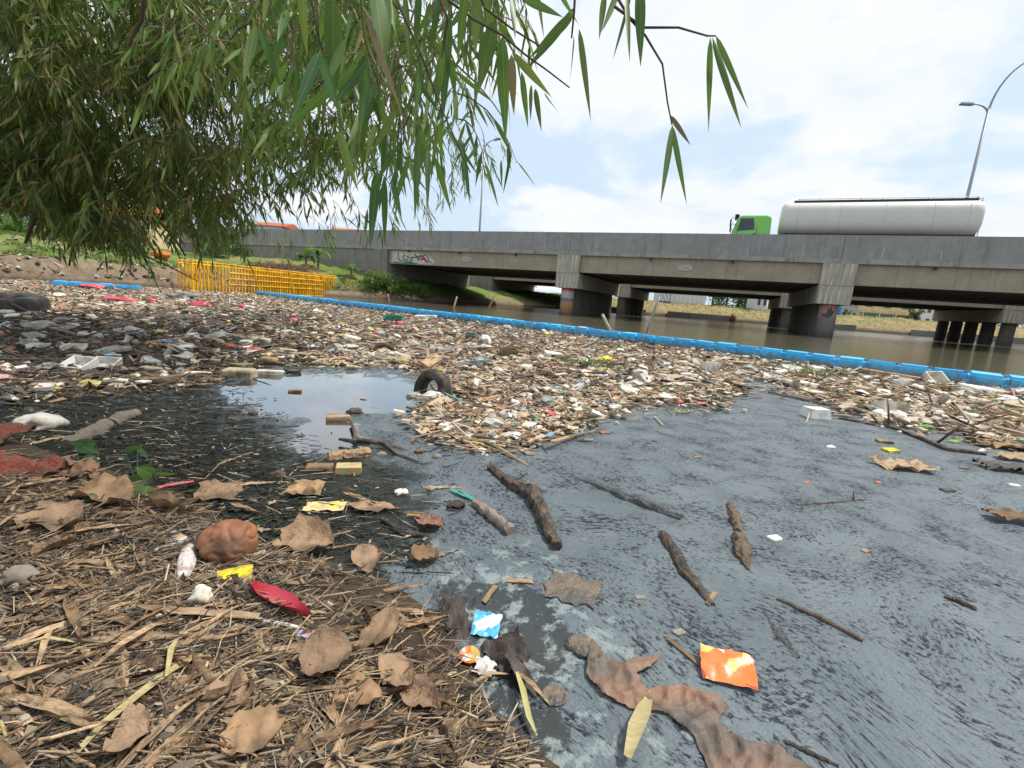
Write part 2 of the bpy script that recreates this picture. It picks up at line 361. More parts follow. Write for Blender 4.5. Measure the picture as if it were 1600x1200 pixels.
palette('bag_plastic', [(.58, .56, .52), (.55, .50, .42), (.46, .12, .11), (.5, .33, .27), (.05, .05, .055), (.42, .40, .34), (.6, .58, .55), (.46, .40, .32), (.50, .40, .12)], .4, .4, (.18, .14, .09), .6)
palette('wrapper_print', [(.6, .45, .05), (.55, .1, .07), (.5, .48, .45), (.1, .28, .45), (.5, .22, .06), (.08, .3, .15), (.45, .4, .3)], .35, .45, (.2, .16, .11), .5, scale=30)
vcol('litter_mix')

# boom floats: blue plastic, dirty on the flanks
m, t = newmat('boom_blue'); v = coords(t); s = N(t, 'ShaderNodeSeparateXYZ', {0: v})
oi = N(t, 'ShaderNodeObjectInfo').outputs['Random']
c = mixc(t, oi, (.012, .40, .80), (.05, .52, .88)); wn = wcoords(t)
n = tnoise(t, wn, 6, 7, .7)
low = mrange(t, mth(t, 'ADD', s.outputs[2], mrange(t, n, .3, .7, -.12, .12, False)), .0, .17, 1, 0)
c = mixc(t, mth(t, 'MULTIPLY', low, .8), c, (.13, .13, .12))
c = mixc(t, mrange(t, tnoise(t, wn, 1.7, 4, .6), .4, .7, 0, .5), c, (.16, .46, .66))
c = mixc(t, mrange(t, tnoise(t, wn, 11, 5, .7), .57, .72, 0, .8), c, (.40, .35, .27))
finish(t, m, c, .42, .45, tnoise(t, wn, 30, 4), .15, .005)

# printed packets
def packet(name, base, cols, scale=22, rough=.3):
    m, t = newmat(name); v = coords(t)
    vo = N(t, 'ShaderNodeTexVoronoi', {'Vector': v, 'Scale': scale, 'Randomness': 1.0}); 
    cr = N(t, 'ShaderNodeValToRGB', {0: N(t, 'ShaderNodeSeparateColor', {0: vo.outputs['Color']}).outputs[0]}); cr.color_ramp.interpolation = 'CONSTANT'
    e = cr.color_ramp.elements
    while len(e) < len(cols)+1: e.new(.5)
    e[0].position = 0; e[0].color = c4(base)
    for i, cc in enumerate(cols): e[i+1].position = .45+.55*i/len(cols); e[i+1].color = c4(cc)
    return finish(t, m, cr.outputs[0], rough, .5, tnoise(t, v, 40, 3), .3, .004)
packet('noodle_print', (.62, .17, .035), [(.66, .2, .05), (.6, .45, .12), (.65, .6, .5), (.4, .06, .03)], 26)
packet('blue_print', (.10, .42, .70), [(.75, .8, .82), (.7, .78, .8), (.04, .12, .45)], 18)
packet('card_print', (.5, .36, .16), [(.4, .27, .12), (.2, .4, .18), (.55, .45, .25)], 14)
packet('yellow_print', (.56, .45, .2), [(.65, .55, .05), (.5, .38, .2), (.5, .2, .1)], 14)
packet('sachet_print', (.35, .3, .5), [(.5, .2, .15), (.45, .42, .5), (.2, .16, .35)], 40)
packet('box_print', (.5, .48, .5), [(.55, .35, .05), (.3, .28, .3), (.16, .1, .3)], 24)

# river water
m, t = newmat('river_water'); v = wcoords(t, (1, 1, 1), (0, 0, rad(-24)))
n = tnoise(t, wcoords(t, (.05, .05, .05)), 1, 5, .6)
c = mixc(t, mrange(t, n, .35, .65), (.085, .082, .052), (.11, .10, .065))
vs = wcoords(t, (.55, 1.6, 1), (0, 0, rad(-24)))
b1 = tnoise(t, vs, 2.2, 5, .6); b2 = tnoise(t, vs, 9, 4, .6)
bb = mth(t, 'ADD', b1, mth(t, 'MULTIPLY', b2, .35))
finish(t, m, c, .09, .5, bb, .55, .05)

# sludge: one sheet whose patches come from painted-free vertex masks (what floats where)
m, t = newmat('sludge')
def attr(name): return N(t, 'ShaderNodeAttribute', attribute_name=name).outputs['Fac']
W = wcoords(t)
dn = N(t, 'ShaderNodeTexNoise', {'Vector': W, 'Scale': .75, 'Detail': 2.5}).outputs['Color']
sw = N(t, 'ShaderNodeVectorMath', {0: dn, 1: (.5, .5, .5)}, operation='SUBTRACT').outputs[0]
sw = N(t, 'ShaderNodeVectorMath', {0: sw, 'Scale': 1.15}, operation='SCALE').outputs[0]
Wd = N(t, 'ShaderNodeVectorMath', {0: W, 1: sw}, operation='ADD').outputs[0]
mp0 = N(t, 'ShaderNodeMapping', {'Vector': Wd, 'Rotation': (0, 0, rad(36))}).outputs[0]
mp = N(t, 'ShaderNodeMapping', {'Vector': mp0, 'Scale': (1.0, 2.0, 1.0)}).outputs[0]
fl1 = tnoise(t, mp, 46, 5, .66, .5); fl2 = tnoise(t, mp0, 5, 3, .6); fl3 = tnoise(t, Wd, 3.0, 4, .6)
fine = tnoise(t, W, 90, 3, .7)
film = attr('film'); dark = attr('dark'); clear = attr('clear'); scum = attr('scum'); lit = attr('lit')
# grey film with black flecks
fleck = mrange(t, mth(t, 'ADD', fl1, mth(t, 'MULTIPLY', mth(t, 'SUBTRACT', fl2, .5), .55)), .50, .595)
fc = mixc(t, mrange(t, fl3, .35, .65), (.108, .133, .147), (.142, .170, .181))
fc = mixc(t, mrange(t, tnoise(t, Wd, 7, 4, .7), .52, .75, 0, .4), fc, (.20, .225, .222))
brk = mrange(t, tnoise(t, W, 55, 3, .65), .38, .55)
fleck = mth(t, 'MULTIPLY', fleck, mth(t, 'ADD', mth(t, 'MULTIPLY', brk, .75), .25))
fc = mixc(t, mrange(t, tnoise(t, W, 160, 3, .7), .5, .7, 0, .45), fc, (.05, .062, .072))
fc = mixc(t, mth(t, 'MULTIPLY', fleck, .9), fc, (.012, .016, .024))
# black-green organic sludge
gn = tnoise(t, mp, 13, 5, .7, .4)
dc = mixc(t, mrange(t, gn, .35, .7), (.010, .014, .012), (.030, .036, .028))
dc = mixc(t, mrange(t, fine, .6, .75, 0, .35), dc, (.085, .085, .065))
# brown water under litter
bc = mixc(t, mrange(t, gn, .35, .65), (.035, .03, .024), (.10, .08, .055))
nz = mth(t, 'MULTIPLY', mth(t, 'SUBTRACT', tnoise(t, W, 5.0, 5, .68), .5), 1.5)
def edge(a, lo=.4, hi=.6, k=1.0): return mrange(t, mth(t, 'ADD', a, mth(t, 'MULTIPLY', nz, k)), lo, hi)
cfac = edge(clear, .45, .60, 1.0)
dfac = edge(dark, .3, .7)
c = mixc(t, dfac, fc, dc)
c = mixc(t, edge(lit, .35, .65), c, bc)
c = mixc(t, cfac, c, (.022, .026, .024))
sn = tnoise(t, W, 11, 6, .74, .3)
sfac = mth(t, 'MULTIPLY', mrange(t, sn, .50, .60), edge(scum, .45, .65))
c = mixc(t, mth(t, 'MULTIPLY', sfac, .75), c, (.26, .30, .29))
rough = mth(t, 'ADD', mth(t, 'MULTIPLY', mth(t, 'SUBTRACT', 1.0, cfac), mth(t, 'SUBTRACT', .42, mth(t, 'MULTIPLY', dfac, .22))), .03)
rough = mth(t, 'ADD', rough, mth(t, 'MULTIPLY', sfac, .3))
h = mth(t, 'ADD', mth(t, 'MULTIPLY', fl1, -.5), mth(t, 'ADD', mth(t, 'MULTIPLY', fine, .25), mth(t, 'MULTIPLY', gn, .6)))
h = mth(t, 'MULTIPLY', h, mth(t, 'SUBTRACT', 1.0, cfac))
spc = mth(t, 'ADD', mth(t, 'MULTIPLY', mth(t, 'MAXIMUM', cfac, dfac), .25), mth(t, 'SUBTRACT', .27, mth(t, 'MULTIPLY', fleck, .2)))
finish(t, m, c, rough, spc, h, .75, .016, coat=mth(t, 'MULTIPLY', cfac, edge(dark, .9, 1.5) if False else mrange(t, scum, .2, .6, 1, .15)))

# near bank mud
m, t = newmat('bank_mud'); W = wcoords(t)
n = tnoise(t, W, 6, 8, .65); c = mixc(t, mrange(t, n, .35, .65), (.135, .09, .052), (.07, .047, .03))
c = mixc(t, mrange(t, tnoise(t, W, 45, 6, .7), .5, .72, 0, .7), c, (.23, .16, .09))
c = mixc(t, mrange(t, tnoise(t, W, 22, 6, .7), .55, .7, 0, .7), c, (.045, .032, .022))
finish(t, m, c, .72, .3, mth(t, 'ADD', tnoise(t, W, 30, 8, .7), tnoise(t, W, 120, 4, .7)), .9, .02)

# far river bank: mud wall at the waterline, grass above
m, t = newmat('river_bank'); W = wcoords(t); s = N(t, 'ShaderNodeSeparateXYZ', {0: W})
n = tnoise(t, W, .5, 7, .65); n2 = tnoise(t, W, 2.5, 7, .7)
grass = mixc(t, mrange(t, n2, .3, .7), (.10, .17, .035), (.17, .20, .06))
dry = mixc(t, mrange(t, n2, .3, .7), (.34, .25, .12), (.22, .17, .09))
far = mrange(t, s.outputs[0], 0, 12)
g = mixc(t, mrange(t, mth(t, 'ADD', n, mth(t, 'SUBTRACT', mth(t, 'MULTIPLY', far, .17), .07)), .44, .56), grass, dry)
mud = mixc(t, mrange(t, n2, .35, .65), (.25, .19, .125), (.16, .12, .085))
lvl = mrange(t, s.outputs[0], -22, -2, 1.30, .62, False)
k = mrange(t, mth(t, 'SUBTRACT', mth(t, 'ADD', s.outputs[2], mrange(t, n2, 0, 1, -.25, .25, False)), lvl), -.1, .12)
c = mixc(t, k, mud, g)
c = mixc(t, mrange(t, s.outputs[2], .05, .3, .7, 0), c, (.05, .042, .032))
finish(t, m, c, .9, .15, n2, .8, .15)

# ------------------------------------------------------------------ mesh helpers
class MB:
    def __init__(s): s.v = []; s.f = []; s.c = []; s.cur = None; s.ridge = None
    def _c(s, n):
        if s.cur is not None: s.c += [s.cur]*n
    def add(s, vs, fs):
        o = len(s.v); s.v += [tuple(p) for p in vs]; s.f += [tuple(i+o for i in f) for f in fs]; s._c(len(vs))
    def box(s, c, sz, rot=None, taper=1.0):
        hx, hy, hz = sz[0]/2, sz[1]/2, sz[2]/2; vs = []
        for z in (-1, 1):
            k = taper if z > 0 else 1
            for x, y in ((-1, -1), (1, -1), (1, 1), (-1, 1)): vs.append(Vector((x*hx*k, y*hy*k, z*hz)))
        if rot is not None: vs = [rot @ p for p in vs]
        c = Vector(c); s.add([p+c for p in vs], [(3, 2, 1, 0), (4, 5, 6, 7), (0, 1, 5, 4), (1, 2, 6, 5), (2, 3, 7, 6), (3, 0, 4, 7)])
    def bbox(s, x0, x1, y0, y1, z0, z1): s.box(((x0+x1)/2, (y0+y1)/2, (z0+z1)/2), (x1-x0, y1-y0, z1-z0))
    def tube(s, pts, r, n=8, cap=True, jit=0.0):
        pts = [Vector(p) for p in pts]; k = len(pts)
        rs = r if isinstance(r, (list, tuple)) else [r]*k
        vs = []; up = Vector((0, 0, 1)); prev = None
        for i, p in enumerate(pts):
            d = (pts[min(i+1, k-1)]-pts[max(i-1, 0)])
            if d.length < 1e-9: d = Vector((0, 0, 1))
            d.normalize()
            if prev is None: a = d.orthogonal().normalized()
            else:
                a = prev - d*prev.dot(d)
                if a.length < 1e-6: a = d.orthogonal()
                a.normalize()
            prev = a; b = d.cross(a)
            for j in range(n):
                th = 2*PI*j/n; q = rs[i]*(1+jit*random.uniform(-1, 1)+(s.ridge[(j+i//6) % len(s.ridge)] if s.ridge else 0)); vs.append(p+(a*math.cos(th)+b*math.sin(th))*q)
        fs = [(i*n+j, i*n+(j+1) % n, (i+1)*n+(j+1) % n, (i+1)*n+j) for i in range(k-1) for j in range(n)]
        if cap: fs += [tuple(range(n-1, -1, -1)), tuple((k-1)*n+j for j in range(n))]
        s.add(vs, fs)
    def lathe(s, prof, n=16, mat=None, sx=1, sy=1):
        vs = []; k = len(prof)
        for r, z in prof:
            for j in range(n):
                th = 2*PI*j/n; vs.append(Vector((r*math.cos(th)*sx, r*math.sin(th)*sy, z)))
        if mat is not None: vs = [mat @ p for p in vs]
        fs = [(i*n+j, i*n+(j+1) % n, (i+1)*n+(j+1) % n, (i+1)*n+j) for i in range(k-1) for j in range(n)]
        fs += [tuple(range(n-1, -1, -1)), tuple((k-1)*n+j for j in range(n))]
        s.add(vs, fs)
    def prism(s, poly, h, mat=None):
        n = len(poly); vs = [Vector((x, y, 0)) for x, y in poly]+[Vector((x, y, h)) for x, y in poly]
        if mat is not None: vs = [mat @ p for p in vs]
        s.add(vs, [tuple(range(n-1, -1, -1)), tuple(range(n, 2*n))]+[(i, (i+1) % n, n+(i+1) % n, n+i) for i in range(n)])
    def leaf(s, p, d, side, L, w, droop=0.0, segs=3):
        p = Vector(p); nn = d.cross(side)
        if segs == 2:
            m = p+d*(L*.4)+Vector((0, 0, -droop*.15)); s.add([p, m+side*(w/2), m-side*(w/2), p+d*L+Vector((0, 0, -droop))], [(0, 2, 3, 1)]); return
        a = p+d*(L*.28)+Vector((0, 0, -droop*.08)); b = p+d*(L*.65)+Vector((0, 0, -droop*.42))
        s.add([p, a+side*(w*.48), a-side*(w*.48), b+side*(w*.36), b-side*(w*.36), p+d*L+Vector((0, 0, -droop))], [(0, 2, 1), (1, 2, 4, 3), (3, 4, 5)])
    def mesh(s, name, mat, smooth=False):
        me = bpy.data.meshes.new(name); me.from_pydata(s.v, [], s.f)
        if mat: me.materials.append(MATS[mat])
        if s.c:
            a = me.color_attributes.new('Col', 'FLOAT_COLOR', 'POINT')
            a.data.foreach_set('color', np.array([(c[0], c[1], c[2], 1) for c in s.c], dtype=np.float32).ravel())
        if smooth: me.polygons.foreach_set('use_smooth', [True]*len(me.polygons))
        me.update(); return me
    def build(s, name, mat, parent=None, smooth=False, loc=None, rot=None):
        return link(name, s.mesh(name, mat, smooth), parent, loc, rot)
def link(name, me, parent=None, loc=None, rot=None, scale=None):
    o = bpy.data.objects.new(name, me); col.objects.link(o)
    if parent is not None: o.parent = parent
    if loc is not None: o.location = loc
    if rot is not None: o.rotation_euler = rot
    if scale is not None: o.scale = scale if isinstance(scale, (tuple, list)) else (scale,)*3
    return o
def tag(o, label, cat, group=None, kind=None):
    if label: o['label'] = label
    if cat: o['category'] = cat
    if group: o['group'] = group
    if kind: o['kind'] = kind
    return o
def empty(name, loc=(0, 0, 0), rz=0.0): return link(name, None, None, loc, (0, 0, rz))
def structure(o): o['kind'] = 'structure'; return o

def blob(r=(1, 1, 1), amp=.25, freq=1.6, seed=0, sub=2):
    bm = bmesh.new(); bmesh.ops.create_icosphere(bm, subdivisions=sub, radius=1)
    mb = MB(); vs = []
    for v in bm.verts:
        k = 1+amp*mnoise.fractal(v.co*freq+Vector((seed*3.1, seed*1.7, seed)), 1.0, 2.0, 3)
        vs.append(Vector((v.co.x*r[0]*k, v.co.y*r[1]*k, v.co.z*r[2]*k)))
    bm.verts.index_update(); mb.add(vs, [tuple(q.index for q in f.verts) for f in bm.faces]); bm.free(); return mb
def sheet(w, h, nx, ny, amp, seed, freq=6.0, ragged=.15, curl=0.0, base=0.0, shape=None, fold=0.0):
    """a crumpled sheet lying in XY; shape(u) gives the half-width factor along its length"""
    mb = MB(); vs = []; r = random.Random(seed)
    for j in range(ny+1):
        for i in range(nx+1):
            u = i/nx-.5; v = j/ny-.5
            x = u*w; y = v*h
            if shape: y *= shape(u+.5)
            e = max(abs(u), abs(v))*2
            if e > .99: x += r.uniform(-ragged, ragged)*w/nx; y += r.uniform(-ragged, ragged)*h/ny
            q = Vector((x*freq/max(w, h)*1.5, y*freq/max(w, h)*1.5, seed*1.37))
            z = amp*(mnoise.noise(q) + .5*mnoise.noise(q*2.3) - .4*abs(mnoise.noise(q*1.7+Vector((5, 5, 5)))))
            z += curl*(4*v*v-.3)*h + base + fold*abs(y)
            vs.append((x, y, z))
    fs = [(j*(nx+1)+i, j*(nx+1)+i+1, (j+1)*(nx+1)+i+1, (j+1)*(nx+1)+i) for j in range(ny) for i in range(nx)]
    mb.add(vs, fs); return mb
def chunk(sx, sy, sz, seed, jit=.18, bev=.16):
    """a broken block with softened edges"""
    r = random.Random(seed); bm = bmesh.new(); bmesh.ops.create_cube(bm, size=1)
    for v in bm.verts: v.co = Vector((v.co.x*sx*(1+r.uniform(-jit, jit)), v.co.y*sy*(1+r.uniform(-jit, jit)), v.co.z*sz*(1+r.uniform(-jit, jit))))
    bmesh.ops.bevel(bm, geom=bm.edges[:], offset=min(sx, sy, sz)*bev, segments=1, affect='EDGES')
    bm.verts.index_update(); mb = MB(); mb.add([v.co.copy() for v in bm.verts], [tuple(q.index for q in f.verts) for f in bm.faces]); bm.free(); return mb
def torus(R, r, n=40, k=14, flat=1.0, tread=0.0):
    mb = MB(); vs = []
    for i in range(n):
        a = 2*PI*i/n
        for j in range(k):
            b = 2*PI*j/k; rr = r
            if tread and math.cos(b) > .3 and (i+(j % 2)) % 2: rr -= tread
            x = R+math.copysign(abs(math.cos(b))**.7, math.cos(b))*rr
            z = math.copysign(abs(math.sin(b))**.6, math.sin(b))*r*flat
            vs.append((x*math.cos(a), x*math.sin(a), z))
    fs = [(i*k+j, ((i+1) % n)*k+j, ((i+1) % n)*k+(j+1) % k, i*k+(j+1) % k) for i in range(n) for j in range(k)]
    mb.add(vs, fs); return mb

# ================================================================== SETTING
mb = MB(); mb.add([(-900, -900, 0), (900, -900, 0), (900, 900, 0), (-900, 900, 0)], [(0, 1, 2, 3)])
structure(mb.build('river', 'river_water'))
mb = MB(); mb.add([(-2500, -2500, -.8), (2500, -2500, -.8), (2500, 2500, -.8), (-2500, 2500, -.8)], [(0, 1, 2, 3)])
structure(mb.build('river_bed', 'bank_mud'))

# boom line on the water
B0, B1 = gp(404, 461), gp(1600, 612); bdir = (B1-B0).normalized(); BEND = B1+bdir*4.0
BLEN = (BEND-B0).length; bnorm = Vector((-bdir.y, bdir.x, 0))
if bnorm.y < 0: bnorm = -bnorm

# sludge sheet between the near shore and the boom
def soft(px, py, poly, width):
    d = float(sdist(np.array([[px, py]]), np.array(poly, float))[0]); return min(1, max(0, .5+d/(2*width)))
RAFT = [(-80, 429), (0, 436), (80, 440), (300, 452), (400, 461), (540, 480), (800, 512), (1000, 537), (1200, 563), (1400, 589), (1700, 628), (1700, 690), (1560, 690), (1480, 668), (1400, 662), (1330, 645), (1290, 628), (1200, 594), (1150, 592), (1145, 630), (1100, 634), (1000, 630), (960, 642), (880, 668), (820, 692), (700, 692), (650, 650), (705, 625), (690, 590), (600, 572), (500, 575), (420, 572), (330, 600), (200, 612), (0, 625), (-80, 620)]
CLEAR = [(345, 600), (430, 583), (560, 582), (640, 590), (662, 622), (650, 648), (560, 648), (545, 662), (590, 690), (560, 712), (470, 712), (440, 690), (480, 660), (400, 650), (350, 625)]
CLEAR2 = [(640, 900), (700, 920), (820, 900), (880, 950), (900, 1000), (870, 1080), (900, 1200), (760, 1200), (740, 1080), (690, 980)]
DARK = [(-100, 600), (200, 605), (340, 595), (380, 640), (450, 700), (600, 700), (650, 740), (660, 800), (620, 880), (590, 930), (350, 900), (-100, 760)]
SCUM = [(660, 850), (900, 850), (960, 960), (1050, 1090), (1120, 1220), (780, 1220), (700, 1000)]
rs = [.25]
while rs[-1] < 60: rs.append(rs[-1]*1.028)
ths = np.radians(np.arange(-80, 80.1, 1.0))
vs = [(r_*math.sin(th), r_*math.cos(th), .004) for r_ in rs for th in ths]
keep = [(Vector((x, y, 0))-B0).dot(bnorm) < .1 and y > .05 for x, y, z in vs]
PP = np.array([proj((x, y, 0)) for x, y, z in vs])
def softv(poly, width): return np.clip(.5+sdist(PP, np.array(poly, float))/(2*width), 0, 1)
A = {'clear': np.maximum(softv(CLEAR, 22), .9*softv(CLEAR2, 40)), 'dark': softv(DARK, 75), 'scum': softv(SCUM, 50), 'lit': softv(RAFT, 12), 'film': np.ones(len(vs))}
nT = len(ths); fs = []
for i in range(len(rs)-1):
    for j in range(nT-1):
        q = (i*nT+j, i*nT+j+1, (i+1)*nT+j+1, (i+1)*nT+j)
        if all(keep[k] for k in q): fs.append(q)
me = bpy.data.meshes.new('sludge'); me.from_pydata(vs, [], fs); me.materials.append(MATS['sludge'])
for k, a in A.items():
    at_ = me.attributes.new(k, 'FLOAT', 'POINT'); at_.data.foreach_set('value', np.array(a, np.float32))
structure(link('sludge', me))

# near bank
mb = MB()
Z = ZG.ravel()
nx = len(gx)
mb.v = [(float(x), float(y), float(z)) for (x, y), z in zip(P2, Z)]
mb.f = [(j*nx+i, j*nx+i+1, (j+1)*nx+i+1, (j+1)*nx+i) for j in range(len(gy)-1) for i in range(nx-1) if max(D2[j*nx+i], D2[(j+1)*nx+i+1], D2[j*nx+i+1]) > -.25]
o = len(mb.v)
gx2 = np.arange(-32, 5, .8); gy2 = np.arange(-21, 12, .8); P3 = np.array([(x, y) for y in gy2 for x in gx2]); D3 = sdist(P3, NBA); n3 = len(gx2)
def outz(x, y, d):
    if d <= 0: return -.3
    z = .20+.05*vnoise(x, y, .7, 2)
    if -5.2 < x < 2.1 and -1.7 < y < 5.0: z = -.3
    return z
mb.v += [(float(x), float(y), outz(x, y, d)) for (x, y), d in zip(P3, D3)]
mb.f += [(o+j*n3+i, o+j*n3+i+1, o+(j+1)*n3+i+1, o+(j+1)*n3+i) for j in range(len(gy2)-1) for i in range(n3-1) if max(D3[j*n3+i], D3[j*n3+i+1], D3[(j+1)*n3+i+1], D3[(j+1)*n3+i]) > 0]
structure(mb.build('bank_ground', 'bank_mud', smooth=True))

# opposite river bank, one strip along the waterline that runs on to the horizon
mb = MB(); prd = [-.6, 0, .12, .25, .45, .8, 1.2, 1.6, 2.2, 3, 4, 5, 6.5, 8, 10, 13, 17, 22, 32, 60, 150, 600]
T = np.gradient(WLS, axis=0); T /= np.linalg.norm(T, axis=1)[:, None]
NL = np.stack([-T[:, 1], T[:, 0]], 1)
for _ in range(40): NL[1:-1] = (NL[:-2]+NL[1:-1]+NL[2:])/3
NL /= np.linalg.norm(NL, axis=1)[:, None]
for p, n in zip(WLS, NL):
    for d in prd:
        q = p+n*d; z = float(prof(p[0], d))
        z += min(max(d, 0), 3)*.10*vnoise(q[0], q[1], .55, 4)+min(max(d, 0), .6)*.25*vnoise(q[0], q[1], 2.1, 8)
        mb.v.append((q[0], q[1], z))
k = len(prd)
mb.f = [(i*k+j, (i+1)*k+j, (i+1)*k+j+1, i*k+j+1) for i in range(len(WLS)-1) for j in range(k-1)]
structure(mb.build('river_bank', 'river_bank', smooth=True))

# ================================================================== BRIDGE
def make_bridge(name, y0, label, front):
    b = empty(name, BO, BROT); tag(b, label, 'bridge', 'road bridges side by side')
    PX = [-34.8, -17.4, 0.0, 17.4, 34.8]; XE = 52.2; XW = -110.0; Wd = 15.0
    def part(nm, mat, x0, x1, ya, yb, z0, z1):
        m_ = MB(); m_.box((0, 0, 0), (x1-x0, yb-ya, z1-z0)); return m_.build(nm, mat, b, loc=((x0+x1)/2, y0+(ya+yb)/2, (z0+z1)/2))
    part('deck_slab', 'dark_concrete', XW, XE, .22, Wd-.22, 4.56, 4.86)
    part('road_surface', 'asphalt', XW, XE, .45, Wd-.45, 4.864, 4.95)
    edges = [XW, -88, -70.5, -52.2]+PX+[XE]
    for side in (0, 1):
        ya, yb = (0, .24) if side == 0 else (Wd-.24, Wd)
        for a, c in zip(edges[:-1], edges[1:]):
            part('parapet_panel', 'parapet_concrete', a+.012, c-.012, ya, yb, 4.80, 6.21)
        yl = (-.07, .215) if side == 0 else (Wd-.215, Wd+.07)
        for a, c in zip(edges[:-1], edges[1:]): part('edge_ledge', 'ledge_concrete', a+.008, c-.008, yl[0], yl[1], 4.53, 4.797)
    for a, c in zip(PX, PX[1:]+[XE]):
        for i in range(7):
            yc = .42+i*2.36
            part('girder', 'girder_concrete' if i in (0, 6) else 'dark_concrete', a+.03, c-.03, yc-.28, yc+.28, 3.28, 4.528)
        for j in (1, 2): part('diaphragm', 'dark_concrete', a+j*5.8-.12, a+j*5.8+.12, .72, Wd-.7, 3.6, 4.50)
    for xi in PX[1:]:
        part('pier_cap', 'cap_concrete', xi-.9, xi+.9, -.10, Wd+.1, 2.06, 3.20)
        part('cap_upstand', 'cap_concrete', xi-.9, xi+.9, -.13, .10, 3.203, 4.52)
        part('cap_upstand', 'cap_concrete', xi-.9, xi+.9, Wd-.1, Wd+.13, 3.203, 4.52)
        for i in range(6 if front else 5):
            m_ = MB(); m_.lathe([(.56, -1.2), (.53, 0), (.5, 2.0), (.5, 2.058)], 20)
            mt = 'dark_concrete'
            if front and i == 0: mt = 'column_paint_red' if xi < -10 else 'column_paint_rust'
            m_.build('column', mt, b, True, loc=(xi-.05, y0+.62+i*(2.72 if front else 3.42), 0))
    part('abutment', 'wall_concrete', -36.4, -34.83, -.15, Wd+.1, 0.2, 4.52)
    part('approach_wall', 'wall_concrete', XW, -36.43, .03, Wd-.03, 1.0, 4.52)
    if front:
        for k in range(16):
            x = -32.5+k*5.3
            m_ = MB(); m_.tube([(0, 0, 0), (0, 0, -.16)], .09, 8); m_.build('drain_outlet', 'black_plastic', b, loc=(x, y0-.02, 4.50))
    return b
bridge = make_bridge('road_bridge', 0.0, 'grey concrete road bridge with stained parapet, nearest the camera, carrying the tanker', True)
make_bridge('road_bridge', 21.2, 'second concrete bridge in shadow behind the near one, seen under its deck', False)

# oval plates and graffiti sprayed on the outer girder (girder face at y = .14)
def plate(x, z, w_, h_):
    m_ = MB(); poly = [(w_/2*math.cos(2*PI*i/32), h_/2*math.sin(2*PI*i/32)) for i in range(32)]
    R = Matrix.Rotation(PI/2, 4, 'X'); m_.prism(poly, .03, R)
    o = m_.build('oval_plate', 'plaque', bridge, loc=(x, .137, z))
    m2 = MB(); m2.tube([(p[0]*.86, -.034, p[1]*.78) for p in poly]+[(poly[0][0]*.86, -.034, poly[0][1]*.78)], .008, 5)
    m2.tube([(-.27*w_+i*w_*.54/22, -.034, .05*math.sin(i*1.9)*(1 if i % 5 else .3)) for i in range(23)], .012, 5)
    m2.build('oval_plate_script', 'plaque_ink', o)
plate(-26.5, 3.95, .98, .40); plate(-8.95, 3.93, 1.05, .42)
def spray(pts, wd, mat, nm='graffiti_stroke', dy=0.0):
    m_ = MB(); n = len(pts)
    for (xa, za), (xb, zb) in zip(pts[:-1], pts[1:]):
        d = Vector((xb-xa, 0, zb-za)); L = d.length; d.normalize(); a = math.atan2(d.z, d.x)
        m_.box(((xa+xb)/2, 0, (za+zb)/2), (L+wd*.7, .004, wd), Matrix.Rotation(-a, 3, 'Y'))
    return m_.build(nm, mat, bridge, loc=(0, .137-dy, 0))
def fill(poly, mat, dy=0.0):
    m_ = MB(); m_.prism(poly, .004, Matrix.Rotation(PI/2, 4, 'X')); return m_.build('graffiti_fill', mat, bridge, loc=(0, .137-dy, 0))
GFX = -34.0
fill([(GFX-.5, 3.36), (GFX+3.9, 3.34), (GFX+4.3, 3.6), (GFX+3.6, 4.1), (GFX+2.2, 4.36), (GFX-.4, 4.42)], 'spray_white', .001)
fill([(GFX+.05, 3.5), (GFX+.55, 3.45), (GFX+.9, 3.44), (GFX+1.55, 3.5), (GFX+1.45, 4.3), (GFX+.15, 4.4)], 'foam', .006)
spray([(GFX+.25, 4.35), (GFX+.35, 3.62), (GFX+1.2, 3.50), (GFX+1.9, 3.46)], .10, 'spray_green', dy=.011)
spray([(GFX+.9, 4.25), (GFX+.8, 3.75), (GFX+1.25, 3.62), (GFX+1.4, 3.95), (GFX+1.0, 4.02)], .09, 'spray_green', dy=.016)
spray([(GFX-.3, 3.42), (GFX+.8, 3.38), (GFX+2.4, 3.40)], .08, 'spray_green', dy=.021)
spray([(GFX+1.5, 3.8), (GFX+1.9, 3.95), (GFX+1.75, 3.6), (GFX+1.5, 3.62)], .07, 'spray_dark', dy=.026)
spray([(GFX+2.1, 4.2), (GFX+2.5, 3.7), (GFX+2.7, 4.1), (GFX+3.1, 3.9)], .10, 'spray_dark', dy=.011)
spray([(GFX+2.0, 3.9), (GFX+2.5, 4.0), (GFX+3.2, 4.12)], .07, 'spray_dark', dy=.031)
spray([(GFX+2.75, 3.78), (GFX+3.15, 3.85), (GFX+3.35, 3.62)], .17, 'spray_red', dy=.021)
spray([(GFX+3.2, 4.15), (GFX+3.6, 3.95), (GFX+3.5, 3.6), (GFX+3.9, 3.55)], .07, 'spray_dark', dy=.016)
spray([(GFX+3.0, 3.45), (GFX+3.5, 3.5), (GFX+4.0, 3.45)], .08, 'spray_white', dy=.026)
